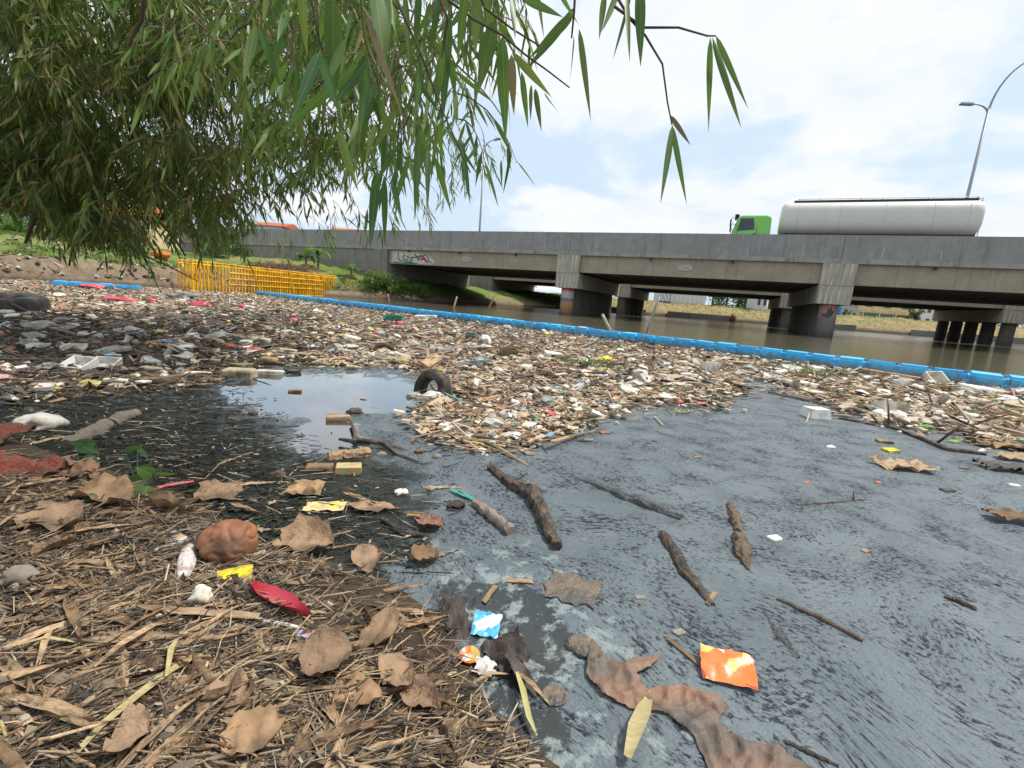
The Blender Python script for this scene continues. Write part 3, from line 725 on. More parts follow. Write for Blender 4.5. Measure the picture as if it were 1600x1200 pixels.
# emblem-like dark paint on the rust-red column
def colmark(pts, wd):
    m_ = MB(); R0 = .522
    for (a, z), (a2, z2) in zip(pts[:-1], pts[1:]):
        for k in range(4):
            t0 = k/4; aa = a+(a2-a)*(t0+.125); zz = z+(z2-z)*(t0+.125); L = math.hypot((a2-a)*R0, z2-z)/4+wd*.5
            an = math.atan2(z2-z, (a2-a)*R0)
            rot = Matrix.Rotation(aa, 3, 'Z') @ Matrix.Rotation(-an, 3, 'Y')
            m_.box((R0*math.sin(aa), -R0*math.cos(aa), zz), (L, .012, wd), rot)
    m_.build('painted_emblem', 'spray_dark', bridge, loc=(-.05, .62, 0))
colmark([(-.75, 1.42), (-.45, 1.35), (-.2, 1.5), (0, 1.45)], .12); colmark([(-.15, 1.75), (-.05, 1.5), (.25, 1.5), (.4, 1.62)], .13)
colmark([(-.3, 1.32), (0, 1.28), (.3, 1.42)], .12); colmark([(.1, 1.85), (.15, 1.6)], .10)

# ================================================================== TANKER TRUCK (runs to the left on the near carriageway)
RZ = 4.95; TY = 2.3
tk = empty('tanker_truck', bl(0, TY, RZ), BROT)
tag(tk, 'white tanker truck with lime green cab driving on the bridge', 'truck')
# superellipse tank
m_ = MB(); xs = [-3.5, -3.48, -3.42, -3.3, -3.1, 0, 3, 6.2, 6.42, 6.54, 6.62, 6.66]; sc_ = [.62, .80, .91, .975, 1, 1, 1, 1, .975, .91, .78, .6]
vs = []; n = 36
for x, k in zip(xs, sc_):
    for j in range(n):
        a = 2*PI*j/n; cy = math.copysign(abs(math.cos(a))**.72, math.cos(a))*1.22*k; cz = math.copysign(abs(math.sin(a))**.72, math.sin(a))*1.06*k
        vs.append((x, cy, 2.52+cz))
m_.add(vs, [(i*n+j, i*n+(j+1) % n, (i+1)*n+(j+1) % n, (i+1)*n+j) for i in range(len(xs)-1) for j in range(n)]+[tuple(range(n-1, -1, -1)), tuple((len(xs)-1)*n+j for j in range(n))])
tank = m_.build('tank', 'tank_paint', tk, True)
for x in (-2.6, -.3, 2.0, 4.3, 5.9):
    m_ = MB(); m_.tube([(x, math.copysign(abs(math.cos(a))**.72, math.cos(a))*1.222, 2.52+math.copysign(abs(math.sin(a))**.72, math.sin(a))*1.062) for a in np.linspace(0, 2*PI, 49)], .014, 5, False); m_.build('weld_seam', 'tank_paint', tank, True)
for sy in (-.62, .62):
    m_ = MB(); m_.bbox(-2.9, 6.3, sy*1.1-.03, sy*1.1+.03, 3.44, 3.63); m_.build('walkway_board', 'chassis', tk)
    m_ = MB(); m_.tube([(-2.7, sy, 3.72), (6.25, sy, 3.72)], .018, 6)
    for i in range(9): m_.tube([(-2.6+i*1.1, sy, 3.58), (-2.6+i*1.1, sy, 3.72)], .015, 6)
    m_.tube([(6.25, sy, 3.72), (6.45, sy, 3.5), (6.55, sy, 3.0)], .018, 6)
    m_.build('handrail', 'lamp_metal', tk)
for i in range(8):
    m_ = MB(); m_.lathe([(.28, 0), (.28, .08), (.22, .12), (.1, .13)], 16); m_.build('manhole_cover', 'tank_paint', tk, loc=(-2.2+i*1.1, 0, 3.55))
m_ = MB()
for sy in (-.25, .25): m_.tube([(6.75, sy, 1.2), (6.78, sy, 2.6), (6.6, sy, 3.75)], .02, 6)
for k in range(8): m_.tube([(6.76, -.25, 1.3+k*.28), (6.76, .25, 1.3+k*.28)], .015, 6)
m_.build('ladder', 'lamp_metal', tk)
m_ = MB(); m_.tube([(0, 0, 0), (0, 0, .16)], .07, 10); m_.build('beacon', 'red_lens', tk, loc=(-3.15, -.55, 3.28))
m_ = MB(); m_.bbox(-6.0, 6.4, -.45, .45, .85, 1.15); m_.bbox(-3.2, 6.5, -.75, .75, 1.16, 1.62); m_.build('chassis', 'chassis', tk)
# cab
cb = MB(); prof_ = [(-6.30, .55), (-6.34, 1.35), (-6.05, 2.55), (-5.85, 2.66), (-4.25, 2.66), (-4.05, 2.5), (-4.0, .75), (-4.6, .55)]
R = Matrix.Rotation(PI/2, 4, 'X')
cb.prism([(x, z) for x, z in prof_], 2.36, Matrix.Translation((0, 1.18, 0)) @ R)
cab = cb.build('cab', 'cab_green', tk)
bv = cab.modifiers.new('bev', 'BEVEL'); bv.width = .13; bv.segments = 4
for sy in (-1.186, 1.186):
    m_ = MB(); m_.prism([(-6.02, 1.62), (-5.92, 2.45), (-5.12, 2.45), (-4.98, 1.72)], .012, Matrix.Translation((0, sy+.006, 0)) @ R); m_.build('side_window', 'glass_dark', cab)
    m_ = MB(); m_.tube([(-6.10, sy*1.0, 2.42), (-6.45, sy*1.06, 2.5), (-6.5, sy*1.06, 2.2)], .02, 6)
    m_.box((-6.5, sy*1.06, 2.15), (.1, .22, .42)); m_.tube([(-6.48, sy*1.06, 1.95), (-6.3, sy*1.0, 1.5)], .018, 6); m_.build('wing_mirror', 'black_plastic', cab)
    m_ = MB(); m_.box((-4.95, sy*1.003, 1.45), (.22, .03, .05)); m_.build('door_handle', 'black_plastic', cab)
    m_ = MB(); m_.box((-6.33, sy*.78, .9), (.08, .36, .2)); m_.build('headlight', 'lamp_glass', cab)
m_ = MB(); m_.add([(-6.355, -1.05, 1.5), (-6.355, 1.05, 1.5), (-6.09, 1.0, 2.5), (-6.09, -1.0, 2.5)], [(0, 1, 2, 3)]); m_.build('windscreen', 'glass_dark', cab)
for sy in (-1.19, 1.19):
    m_ = MB()
    for xa in (-4.85, -6.05): m_.box((xa, sy, 1.35), (.02, .012, 1.35))
    m_.box((-5.45, sy, .68), (1.2, .012, .02)); m_.build('door_seam', 'chassis', cab)
    m_ = MB(); m_.box((-4.45, sy, 1.2), (.5, .02, .28)); m_.build('side_vent', 'black_plastic', cab)
m_ = MB()
for k in range(4): m_.box((-6.36, 0, .78+k*.16), (.05, 1.7, .07))
m_.build('grille', 'black_plastic', cab)
m_ = MB(); m_.box((-6.15, 0, 2.72), (.28, 1.9, .06)); m_.build('sun_visor', 'black_plastic', cab)
for x in (-5.4, -2.2, -1.0, 3.4, 4.6, 5.8):
    for sy in (-1.0, 1.0):
        t_ = torus(.36, .15, 32, 10, .9); t_.v = [(a, c, b) for a, b, c in t_.v]; ww = t_.build('wheel', 'black_rubber', tk, True, loc=(x, sy, .51))
        m_ = MB(); m_.lathe([(.26, -.09), (.28, 0), (.2, .06), (.08, .1)], 20, Matrix.Rotation(PI/2, 4, 'X')); m_.build('rim', 'lamp_metal', ww)

# ================================================================== STREET LAMPS between the carriageways
def street_lamp(x, y, label, big):
    l = empty('street_lamp', bl(x, y, 4.86), BROT); tag(l, label, 'street lamp', 'double arm lamps on the bridge')
    m_ = MB(); m_.tube([(0, 0, 0), (0, 0, 3), (0, 0, 11)], [.13, .11, .075], 12); m_.build('pole', 'lamp_metal', l, True)
    m_ = MB(); m_.bbox(-.2, .2, -.2, .2, 0, .08); m_.build('base_plate', 'lamp_metal', l)
    for sgn, reach, rise in big:
        pts = [(sgn*reach*(1-math.cos(q*PI/2*.92)), 0, 10.6+rise*math.sin(q*PI/2*.92)) for q in np.linspace(0, 1, 12)]
        m_ = MB(); m_.tube(pts, [.07-.003*i for i in range(12)], 10); a = m_.build('arm', 'lamp_metal', l, True)
        e = pts[-1]; d = Vector(e)-Vector(pts[-2]); an = math.atan2(d.z, d.x)
        m_ = MB(); m_.box((.36*sgn, 0, 0), (.8, .26, .12), None, .8); m_.box((.4*sgn, 0, -.075), (.6, .2, .03)); m_.build('lamp_head', 'lamp_metal', a, loc=e, rot=(0, -(an if sgn > 0 else an-PI) + 0, 0))
street_lamp(8.15, 9.0, 'tall curved double arm lamp post rising behind the tanker', [(1, 2.1, 3.3), (-1, 1.0, .75)])
street_lamp(-30.4, 9.0, 'slim double arm lamp post beside the hanging bamboo, far left on the bridge', [(-1, 1.9, 3.2), (1, 1.2, .9)])

# ================================================================== BLUE FLOATING BOOM
def float_cube():
    bm = bmesh.new(); bmesh.ops.create_cube(bm, size=1)
    for v in bm.verts: v.co = Vector((v.co.x*.498, v.co.y*.475, v.co.z*.40))
    bmesh.ops.bevel(bm, geom=bm.edges[:], offset=.05, segments=2, affect='EDGES')
    bm.verts.index_update(); m_ = MB(); m_.add([v.co.copy() for v in bm.verts], [tuple(q.index for q in f.verts) for f in bm.faces]); bm.free()
    for sx in (-1, 1):
        for sy in (-1, 1): m_.box((sx*.235, sy*.235, .03), (.10, .10, .05))
    return m_
cube_me = float_cube().mesh('float', 'boom_blue'); 
m_ = MB(); m_.lathe([(.03, -.03), (.03, .01), (.025, .02)], 10); peg_me = m_.mesh('pin', 'boom_blue')
def boom(p0, p1, label, sag=0.0):
    d = p1-p0; L = d.length; n = int(L/.5); a = math.atan2(d.y, d.x); nr = Vector((-d.y, d.x, 0)).normalized()
    b = empty('floating_boom', p0, a); tag(b, label, 'boom', 'blue floating booms')
    for i in range(n):
        s_ = (i+.5)*.5; z = .055+random.uniform(-.009, .009); y = sag*math.sin(PI*i/n)+.05*math.sin(i*.37)+random.uniform(-.012, .012)
        o = link('float', cube_me, b, (s_, y, z), (random.uniform(-.05, .05), random.uniform(-.02, .02), .03*math.cos(i*.37)+random.uniform(-.015, .015)))
        link('pin', peg_me, o, (.24, .0, .19))
boom(B0, BEND, 'long blue floating boom holding the litter back across the river')
boom(gp(84, 447), gp(222, 455), 'short blue floating boom stranded under the far left bank')

# ================================================================== YELLOW STEEL BARRIER
f0, f1 = gp(302, 456), gp(540, 463.5); f1 = f0+(f1-f0).normalized()*14.4
fd = f1-f0; FL = fd.length
fen = empty('yellow_steel_barrier', (f0.x, f0.y, -.1), math.atan2(fd.y, fd.x)); tag(fen, 'yellow painted steel grid barrier standing at the water below the grassy bank', 'barrier')
def fbar(a, b, r, nm='bar'):
    m_ = MB(); m_.tube([a, b], r, 6); m_.build(nm, 'yellow_paint', fen)
for yy in (0, .45, .9):
    for z in (1.78, 1.62, .08): fbar((0, yy, z), (FL, yy, z), .045, 'rail')
    x = 0.0; i = 0
    while x < FL:
        fbar((x, yy, .05), (x, yy, 1.8), .042 if i % 4 else .06); i += 1; x += .25+.01*(i % 3)
for z in (1.30, .95, .60):
    fbar((2.6, -.05, z), (FL-1.9, -.05, z), .045, 'rail')
for x in (0, 2.6, 5.4, 8.2, 10.6, FL): 
    for z in (1.7, .15): fbar((x, 0, z), (x, .45, z), .04, 'cross_tie')
fbar((5.1, -.08, .2), (4.6, -.08, 1.7), .06, 'brace'); fbar((8.7, -.08, .2), (8.2, -.08, 1.7), .06, 'brace')

# ================================================================== FAR BANK: walls, houses, trees
def building(name, label, px0, px1, pybase, depth, height, mat, cat='house', floors=2, cols=4, roof='flat', roofmat='roof_tile', depthm=8.0, group=None, doors=()):
    a = at(px0, pybase, depth); c = at(px1, pybase, depth); zb = land_z(a.x, a.y)-.2
    wdt = (c-a).length; b = empty(name, ((a.x+c.x)/2, (a.y+c.y)/2, zb)); tag(b, label, cat, group)
    m_ = MB(); m_.bbox(-wdt/2, wdt/2, 0, depthm, 0, height); m_.build('wall', mat, b)
    fh = height/floors
    for f in range(floors):
        for k in range(cols):
            x = -wdt/2+wdt*(k+.5)/cols
            if (f, k) in doors: continue
            ww = wdt/cols*.5; wh = fh*.42
            m_ = MB(); m_.box((0, 0, 0), (ww, .08, wh)); w_ = m_.build('window', 'plaster_white', b, loc=(x, -.03, f*fh+fh*.55))
            m_ = MB(); m_.box((0, -.06, 0), (ww*.86, .04, wh*.86)); m_.build('pane', 'glass_dark', w_)
    if roof == 'gable':
        m_ = MB(); o_ = .5; rh = wdt*.2
        m_.add([(-wdt/2-o_, -o_, height-.05), (wdt/2+o_, -o_, height-.05), (wdt/2+o_, depthm+o_, height-.05), (-wdt/2-o_, depthm+o_, height-.05), (-wdt/2-o_, depthm/2, height+rh), (wdt/2+o_, depthm/2, height+rh)], [(0, 1, 5, 4), (2, 3, 4, 5), (0, 4, 3), (1, 2, 5), (3, 2, 1, 0)])
        m_.build('roof', roofmat, b)
    else:
        m_ = MB(); m_.bbox(-wdt/2-.2, wdt/2+.2, -.25, depthm, height+.003, height+.25); m_.build('roof', mat, b)
    return b, wdt, zb
b, wd, zb = building('apartment_house', 'cream two storey house with teal shutters seen under the bridge', 1338, 1424, 504, 150, 6.4, 'plaster_cream', floors=2, cols=3, doors=((0, 0), (0, 1), (0, 2)))
for k in range(4):
    x = -wd/2+.9+k*(wd-1.8)/3.0
    m_ = MB(); m_.box((0, -.9, 1.3), (.22, .22, 2.6)); m_.build('pillar', 'plaster_white', b, loc=(x, 0, 0))
for k in range(3):
    x = -wd/2+.9+(k+.5)*(wd-1.8)/3.0
    m_ = MB(); m_.box((0, -.06, 1.2), ((wd-1.8)/3*.9, .1, 2.2)); m_.build('shutter', 'teal_shutter' if k < 2 else 'glass_dark', b, loc=(x, 0, 0))
m_ = MB(); m_.bbox(-wd/2, wd/2, -1.1, 0, 2.6, 2.85); m_.build('canopy', 'plaster_cream', b)
building('small_house', 'grey flat roofed house left of the cream house, seen under the bridge', 1302, 1337, 499, 140, 5.6, 'plaster_grey', floors=2, cols=4)
building('small_house', 'pale house half hidden behind the cream house on its right', 1426, 1480, 510, 155, 6.0, 'plaster_white', floors=2, cols=4, roof='gable')
building('hut', 'small white hut beside the dark painted pier', 1178, 1196, 492, 76, 2.6, 'plaster_white', 'hut', floors=1, cols=2, depthm=3)
a = at(1046, 474, 80); c = at(1101, 478, 80); zb = land_z(a.x, a.y)
wl = empty('boundary_wall', ((a.x+c.x)/2, a.y, zb-.2)); tag(wl, 'pale boundary wall on the far bank seen under the middle span', 'wall')
for k in range(8):
    L = (c.x-a.x)/8; m_ = MB(); m_.box((0, 0, 1.3), (L-.04, .2, 2.6)); m_.build('wall_panel', 'plaster_white', wl, loc=(-(c.x-a.x)/2+(k+.5)*L, 0, 0))
a = at(1028, 470, 78); zb = land_z(a.x, a.y)
ft = empty('metal_gate', (a.x, a.y, zb-.1)); tag(ft, 'dark metal gate between white pillar and boundary wall on the far bank', 'gate')
for k in range(9):
    m_ = MB(); m_.box((0, 0, 1.2), (.12, .08, 2.4)); m_.build('gate_bar', 'chassis', ft, loc=(.2+k*.22, 0, 0))
m_ = MB(); m_.box((1.1, .06, 2.2), (2.2, .06, .12)); m_.box((1.1, .06, .3), (2.2, .06, .12)); m_.build('gate_frame', 'chassis', ft)
m_ = MB(); m_.box((-.35, 0, 1.4), (.7, .5, 2.9)); m_.build('gate_pillar', 'plaster_white', ft)
# low concrete edging blocks at the far waterline
def edging(px0, px1, py, label):
    a = gp(px0, py); c = gp(px1, py+(px1-px0)*.0762); a = Vector((a.x, min(a.y, 72), 0)); c = Vector((c.x, min(c.y, 72), 0))
    # follow the waterline
    ia = int(np.argmin(np.hypot(WLS[:, 0]-a.x, WLS[:, 1]-a.y))); ic = int(np.argmin(np.hypot(WLS[:, 0]-c.x, WLS[:, 1]-c.y)))
    pa, pc = WLS[min(ia, ic)], WLS[max(ia, ic)]; d = pc-pa; L = float(np.linalg.norm(d))
    e = empty('concrete_edging', (pa[0], pa[1], -.1), math.atan2(d[1], d[0])); tag(e, label, 'edging', 'broken concrete edging along the far bank')
    n_ = max(1, int(L/3))
    for i in range(n_):
        m_ = chunk(L/n_-.05, .5, .95, i, .05, .06); m_.build('block', 'wall_concrete', e, loc=((i+.5)*L/n_, .05, .42), rot=(random.uniform(-.05, .05), random.uniform(-.02, .02), random.uniform(-.02, .02)))
edging(1002, 1075, 494, 'concrete edging left of the muddy gap in the far bank')
edging(1102, 1190, 501, 'concrete edging right of the muddy gap in the far bank, beside the dark pier')
edging(1305, 1350, 515, 'short concrete edging beside the rust painted column')
edging(1385, 1600, 520, 'long concrete edging behind the row of dark columns')

def leafy_tree(name, label, p, h, rx, n, lw, mat='tree_leaf', group=None, trunk=True, low=.25):
    t_ = empty(name, p); tag(t_, label, 'tree' if trunk else 'bush', group)
    r_ = random.Random(hash((round(p[0], 1), round(p[1], 1))) & 0xffff)
    clumps = [(Vector((r_.gauss(0, .45)*rx, r_.gauss(0, .45)*rx, h*(low+(1-low)*r_.random()**.8))), r_.uniform(.25, .5)*rx) for _ in range(14)]
    if trunk:
        m_ = MB(); m_.tube([(0, 0, -.3), (.05, 0, h*.3), (.1, .05, h*.6)], [.16*h/5, .12*h/5, .05*h/5], 8)
        for c_, q in clumps[:6]: m_.tube([(.05, 0, h*.35), tuple(c_*.6+Vector((0, 0, h*.15))), tuple(c_)], [.06*h/5, .04*h/5, .015], 5)
        m_.build('trunk', 'bark', t_)
    m_ = MB()
    for i in range(n):
        c_, q = r_.choice(clumps); v = Vector((r_.gauss(0, 1), r_.gauss(0, 1), r_.gauss(0, .8))); v = v.normalized()*q*r_.random()**.4
        d = Vector((r_.gauss(0, 1), r_.gauss(0, 1), r_.gauss(-.3, .8))).normalized(); s_ = d.orthogonal().normalized()
        s_ = Matrix.Rotation(r_.uniform(0, 6.28), 3, d) @ s_; pp = c_+v; pp.z = max(pp.z, .05)
        m_.leaf(pp, d, s_, lw*r_.uniform(.7, 1.4), lw*.45, 0, 2)
    m_.build('crown', mat, t_); return t_
for i, (px, py, dp, h, rx) in enumerate([(1112, 478, 84, 5.5, 2.6), (1134, 480, 88, 6.5, 3.2), (1152, 482, 83, 5.2, 2.4), (1172, 485, 90, 6.5, 3.0)]):
    p = at(px, py, dp); p.z = land_z(p.x, p.y)
    leafy_tree('broadleaf_tree', ['tree beside the end of the pale boundary wall on the far bank', 'tall tree second from the boundary wall on the far bank', 'low tree third from the boundary wall on the far bank', 'tree rightmost of the far bank row, next to the dark pier'][i], p, h, rx*1.3, 2600, .42, group='trees on the far bank', low=.0)
p = at(1428, 506, 80); p.z = land_z(p.x, p.y); leafy_tree('shrub', 'round green shrub in front of the cream house', p, 2.4, 1.3, 900, .3, trunk=False, low=.1)
p = at(1322, 497, 77); p.z = land_z(p.x, p.y); leafy_tree('shrub', 'tiny green shrub in front of the grey house', p, .9, .6, 300, .22, trunk=False, low=.1)
for px, dp, h, lab in ((1545, 84, 5.5, 'tree on the far bank right of the row of dark columns'), (1588, 80, 6.0, 'tree on the far bank at the right edge'), (1500, 92, 5.5, 'tree seen between the dark columns')):
    p = at(px, 512, dp); p.z = land_z(p.x, p.y); leafy_tree('broadleaf_tree', lab, p, h, 3.6, 2200, .42, group='trees on the far bank', low=.0)
p = at(806, 462, 86); p.z = land_z(p.x, p.y); leafy_tree('broadleaf_tree', 'leafy tree seen in the dark opening left of the red painted column', p, 6.0, 3.6, 3000, .45, low=.0)
p = at(1307, 497, 76); p.z = land_z(p.x, p.y)
m_ = MB(); m_.lathe([(.32, 0), (.34, .05), (.36, .3), (.34, .6), (.36, .9), (.33, 1.3), (.15, 1.42)], 16); o = m_.build('plastic_drum', 'blue_drum', None, True, loc=p, rot=(0, 0, 0)); o.scale = (1.3, 1.3, 1.3); tag(o, 'bright blue drum in front of the grey house', 'drum')
p = gp(1095, 497); p = Vector((WLS[np.argmin(abs(WLS[:, 0]-p.x)), 0], WLS[np.argmin(abs(WLS[:, 0]-p.x)), 1]-.2, .35))
m_ = blob((.5, .4, .75), .4, 1.8, 5); o = m_.build('cloth_bundle', 'red_cloth', None, True, loc=p); tag(o, 'dark red bundle dumped in the gap of the far edging', 'bundle')

# houses and a palm beyond the left bank
building('roadside_house', 'house with orange tiled roof just above the bridge parapet behind the bamboo tips', 512, 580, 420, 92, 7.6, 'plaster_cream', floors=2, cols=4, roof='gable', depthm=9)
building('roadside_house', 'house with orange roof glimpsed left of the palm behind the bamboo', 398, 440, 405, 88, 7.8, 'plaster_white', floors=2, cols=3, roof='gable', depthm=8)
building('roadside_stall', 'shed under an orange roof half hidden behind the dark bamboo', 150, 235, 385, 46, 3.2, 'plaster_cream', 'shed', floors=1, cols=3, roof='gable', roofmat='orange_tarp', depthm=4)
building('roadside_stall', 'shed under a red roof at the left edge beyond the grassy bank', -60, 22, 372, 42, 2.6, 'plaster_grey', 'shed', floors=1, cols=3, roof='gable', roofmat='red_tarp', depthm=4)
for px, py, dp, mt, lab in ((52, 352, 40, 'red_tarp', 'crumpled red tarpaulin on the grassy left bank'), (252, 396, 33, 'orange_tarp', 'crumpled orange tarpaulin on the bank above the mud wall')):
    p = at(px, py, dp); p.z = land_z(p.x, p.y)+.25; m_ = blob((.7, .45, .26), .5, 1.9, dp); o = m_.build('tarpaulin', mt, None, loc=p); tag(o, lab, 'tarpaulin')
# palm
p = at(332, 400, 66); p.z = land_z(p.x, p.y); pt = empty('coconut_palm', p); tag(pt, 'distant feathery palm above the bank behind the bamboo', 'palm')
m_ = MB(); m_.tube([(0, 0, 0), (.2, 0, 3), (.3, 0, 6.6)], [.2, .16, .12], 8); m_.build('trunk', 'bark', pt)
for k in range(14):
    a = k*2.4; m_ = MB(); pts = [Vector((.3, 0, 6.6))+Vector((math.cos(a)*q*2.1, math.sin(a)*q*2.1, 1.3*math.sin(q*2.2)*(.6+.4*(k % 3)/2)-.9*q*q)) for q in np.linspace(0, 1, 9)]
    for i in range(8):
        d = (pts[i+1]-pts[i]).normalized(); s_ = d.cross(Vector((0, 0, 1))).normalized()
        for sg in (-1, 1):
            for f in (.0, .5): m_.leaf(pts[i].lerp(pts[i+1], f), (s_*sg*.8+d*.4+Vector((0, 0, -.35))).normalized(), d, .7, .07, .1, 2)
    m_.tube(pts, .02, 4); m_.build('frond', 'tree_leaf', pt)

# ================================================================== VEGETATION
def bank_grass():
    m_ = MB(); r_ = random.Random(3); idx = [i for i, p in enumerate(WLS) if -36 < p[0] < -6.5]
    for _ in range(52000):
        i = r_.choice(idx); p = WLS[i]+T[i]*r_.uniform(-.3, .3); d = .7+13*r_.random()**1.8
        x, y = p[0]+NL[i, 0]*d, p[1]+NL[i, 1]*d
        if vnoise(x, y, .25, 6) < -.12 and d > 1.5: continue
        if x < -19 and d < 1.2: continue
        z = float(prof(x, d)); h = r_.uniform(.08, .30)*(1.6 if x > -14 and d < 6 else 1)
        dv = Vector((r_.gauss(0, .45), r_.gauss(0, .45), 1)).normalized()
        s_ = Vector((r_.gauss(0, 1), r_.gauss(0, .4), 0)).normalized()
        m_.leaf((x, y, z-.03), dv, s_, h, .035, h*.12, 2)
    o = m_.build('bank_grass', 'grass_blade'); tag(o, 'green grass covering the left bank below the bridge', 'grass', kind='stuff')
bank_grass()
def far_tufts():
    m_ = MB(); r_ = random.Random(4); idx = [i for i, p in enumerate(WLS) if 3 < p[0] < 75]
    for _ in range(9000):
        i = r_.choice(idx); p = WLS[i]+T[i]*r_.uniform(-.3, .3); d = .5+10*r_.random(); x, y = p[0]+NL[i, 0]*d, p[1]+NL[i, 1]*d
        h = r_.uniform(.15, .4); dv = Vector((r_.gauss(0, .5), r_.gauss(0, .5), 1)).normalized()
        m_.leaf((x, y, float(prof(x, d))-.03), dv, Vector((1, 0, 0)), h, .06, h*.2, 2)
    o = m_.build('far_bank_grass', 'grass_blade'); tag(o, 'thin dry and green grass on the far bank', 'grass', kind='stuff')
far_tufts()
# banana plants
def banana(px, py, dp, h, n, label):
    p = at(px, py, dp); p.z = land_z(p.x, p.y); b = empty('banana_plant', p); tag(b, label, 'plant', 'banana plants below the bridge wall'); r_ = random.Random(px)
    m_ = MB(); m_.tube([(0, 0, -.1), (0, 0, h*.5)], [.13, .08], 8); m_.build('stem', 'bamboo_culm', b)
    for k in range(n):
        a = k*2.4+r_.random(); L = h*r_.uniform(.55, .85); m_ = MB(); e = r_.uniform(.7, 1.3); pts = [Vector((math.cos(a)*L*.75*q, math.sin(a)*L*.75*q, h*.42+L*e*q-L*.9*q*q)) for q in np.linspace(0, 1, 8)]
        vs = []; sd_ = Vector((-math.sin(a), math.cos(a), 0))
        for i, q in enumerate(pts):
            ww = .26*math.sin(PI*min(.98, max(.06, (i/7)**.8)))
            vs += [q+sd_*ww+Vector((0, 0, .08*ww)), q, q-sd_*ww+Vector((0, 0, .08*ww))]
        m_.add(vs, [(i*3+j, i*3+j+1, i*3+j+4, i*3+j+3) for i in range(7) for j in range(2)]); m_.build('leaf', 'banana_leaf', b)
banana(478, 402, 41, 2.6, 10, 'bushy banana plant against the bridge wall above the yellow barrier')
banana(497, 398, 42, 3.2, 8, 'tallest banana plant with upright pale leaves above the yellow barrier')
banana(549, 402, 42, 1.9, 6, 'small banana plant at the corner of the bridge abutment')
# shrubs on the left bank
for i, (px, py, dp, h, rx, lab) in enumerate([(335, 408, 40, 3.0, 2.0, 'leafy green shrub left of the brush pile on the bank'), (372, 404, 43, 2.4, 1.6, 'shrub behind the brush pile below the wall'), (588, 452, 41.5, 1.3, 1.2, 'green bush overhanging the water beside the yellow barrier'), (622, 455, 42, 1.1, 1.3, 'low bush overhanging the water near the bridge'), (655, 462, 43.5, .8, 1.0, 'last low bush at the edge of the bridge shadow'), (20, 372, 33, 1.0, 1.5, 'low bush on the grassy bank at the left edge'), (120, 372, 35, 1.2, 1.6, 'low bush on the grassy bank under the dark bamboo')]):
    p = at(px, py, dp); p.z = land_z(p.x, p.y)-.1; leafy_tree('shrub', lab, p, h, rx, 1300, .26, 'tree_leaf' if i < 2 else 'grass_blade', trunk=False, low=.05, group='shrubs on the left bank')
# brush pile
p = at(438, 396, 38); p.z = land_z(p.x, p.y); bp = empty('brush_pile', p); tag(bp, 'heap of dry branches and rubble on the bank left of the banana plants', 'brush pile')
m_ = blob((2.6, 1.5, .55), .3, 1.5, 3); m_.build('soil_mound', 'mud_lump', bp, True)
m_ = MB(); r_ = random.Random(5)
for k in range(260):
    c_ = Vector((r_.gauss(0, 1.2), r_.gauss(0, .7), .35+r_.random()*.35)); d = Vector((r_.gauss(0, 1), r_.gauss(0, .6), r_.gauss(0, .3))).normalized()*r_.uniform(.3, 1.0)
    m_.tube([c_-d, c_+d*.2+Vector((0, 0, .05)), c_+d], [.035, .03, .015], 4)
o = m_.build('dry_branches', 'tan_wood', bp); o['kind'] = 'stuff'

# ---- bamboo
LEAF_N = []
for vix in range(4):
    m_ = MB(); vs = []; n = 10; r_ = random.Random(vix)
    bend = [.05, -.07, .10, .02][vix]; tw = [.3, -.4, .1, .7][vix]
    for i in range(n+1):
        u = i/n; wv = .5*(math.sin(PI*min(1, u**.62))**.9) if 0 < u < 1 else 0.012
        z = -bend*u*u; a = tw*(u-.3)
        for k in (-1, 0, 1): vs.append((u, k*wv*math.cos(a), z*0+(abs(k)*wv*.22-.02)+k*wv*math.sin(a)*1.0))
    m_.add(vs, [(i*3+j, (i+1)*3+j, (i+1)*3+j+1, i*3+j+1) for i in range(n) for j in range(2)])
    LEAF_N.append({mt: m_.mesh('leaf', mt, True) for mt in ('bamboo_leaf_near', 'bamboo_leaf', 'bamboo_leaf_dry')})
def hang_leaf(parent, base, tip, wd, mt, r_):
    d = tip-base; L = d.length; x = d.normalized(); view = (base-CO).normalized()
    nz = (-view+Vector((r_.gauss(0, .5), r_.gauss(0, .5), r_.gauss(0, .3)))); nz = (nz-x*nz.dot(x)).normalized(); y = nz.cross(x)
    M = Matrix((x, y, nz)).transposed().to_4x4(); M.translation = base
    o = link('leaf', r_.choice(LEAF_N)[mt], parent)
    pm = Matrix.Translation(parent.location)
    o.matrix_basis = pm.inverted() @ M @ Matrix.Diagonal((L, wd, wd, 1)); return o

def twig(ms, ml, p, L, leafL, leafW, nl, r_, d0=None, segs=3, hang=.6):
    d = d0 or Vector((r_.gauss(0, 1), r_.gauss(0, 1), r_.uniform(-.3, .4))).normalized(); pts = [Vector(p)]; k = 5
    for i in range(k):
        d = (d+Vector((0, 0, -.34))).normalized(); pts.append(pts[-1]+d*(L/k))
    if ms is not None: ms.tube(pts, [.006*L/.6*(1-.14*i) for i in range(k+1)], 3, False)
    for i in range(nl):
        tpos = .15+.85*(i+r_.random())/nl; a = min(k-1, int(tpos*k)); q = pts[a].lerp(pts[a+1], tpos*k-a)
        tg = (pts[a+1]-pts[a]).normalized()
        dv = (tg*.55+Vector((0, 0, -hang))+Vector((r_.gauss(0, .42), r_.gauss(0, .42), r_.gauss(0, .3)))).normalized()
        s_ = Matrix.Rotation(r_.uniform(0, PI), 3, dv) @ dv.orthogonal().normalized()
        l = leafL*r_.uniform(.6, 1.25); ml.leaf(q, dv, s_, l, leafW*r_.uniform(.8, 1.2), l*.08, segs)

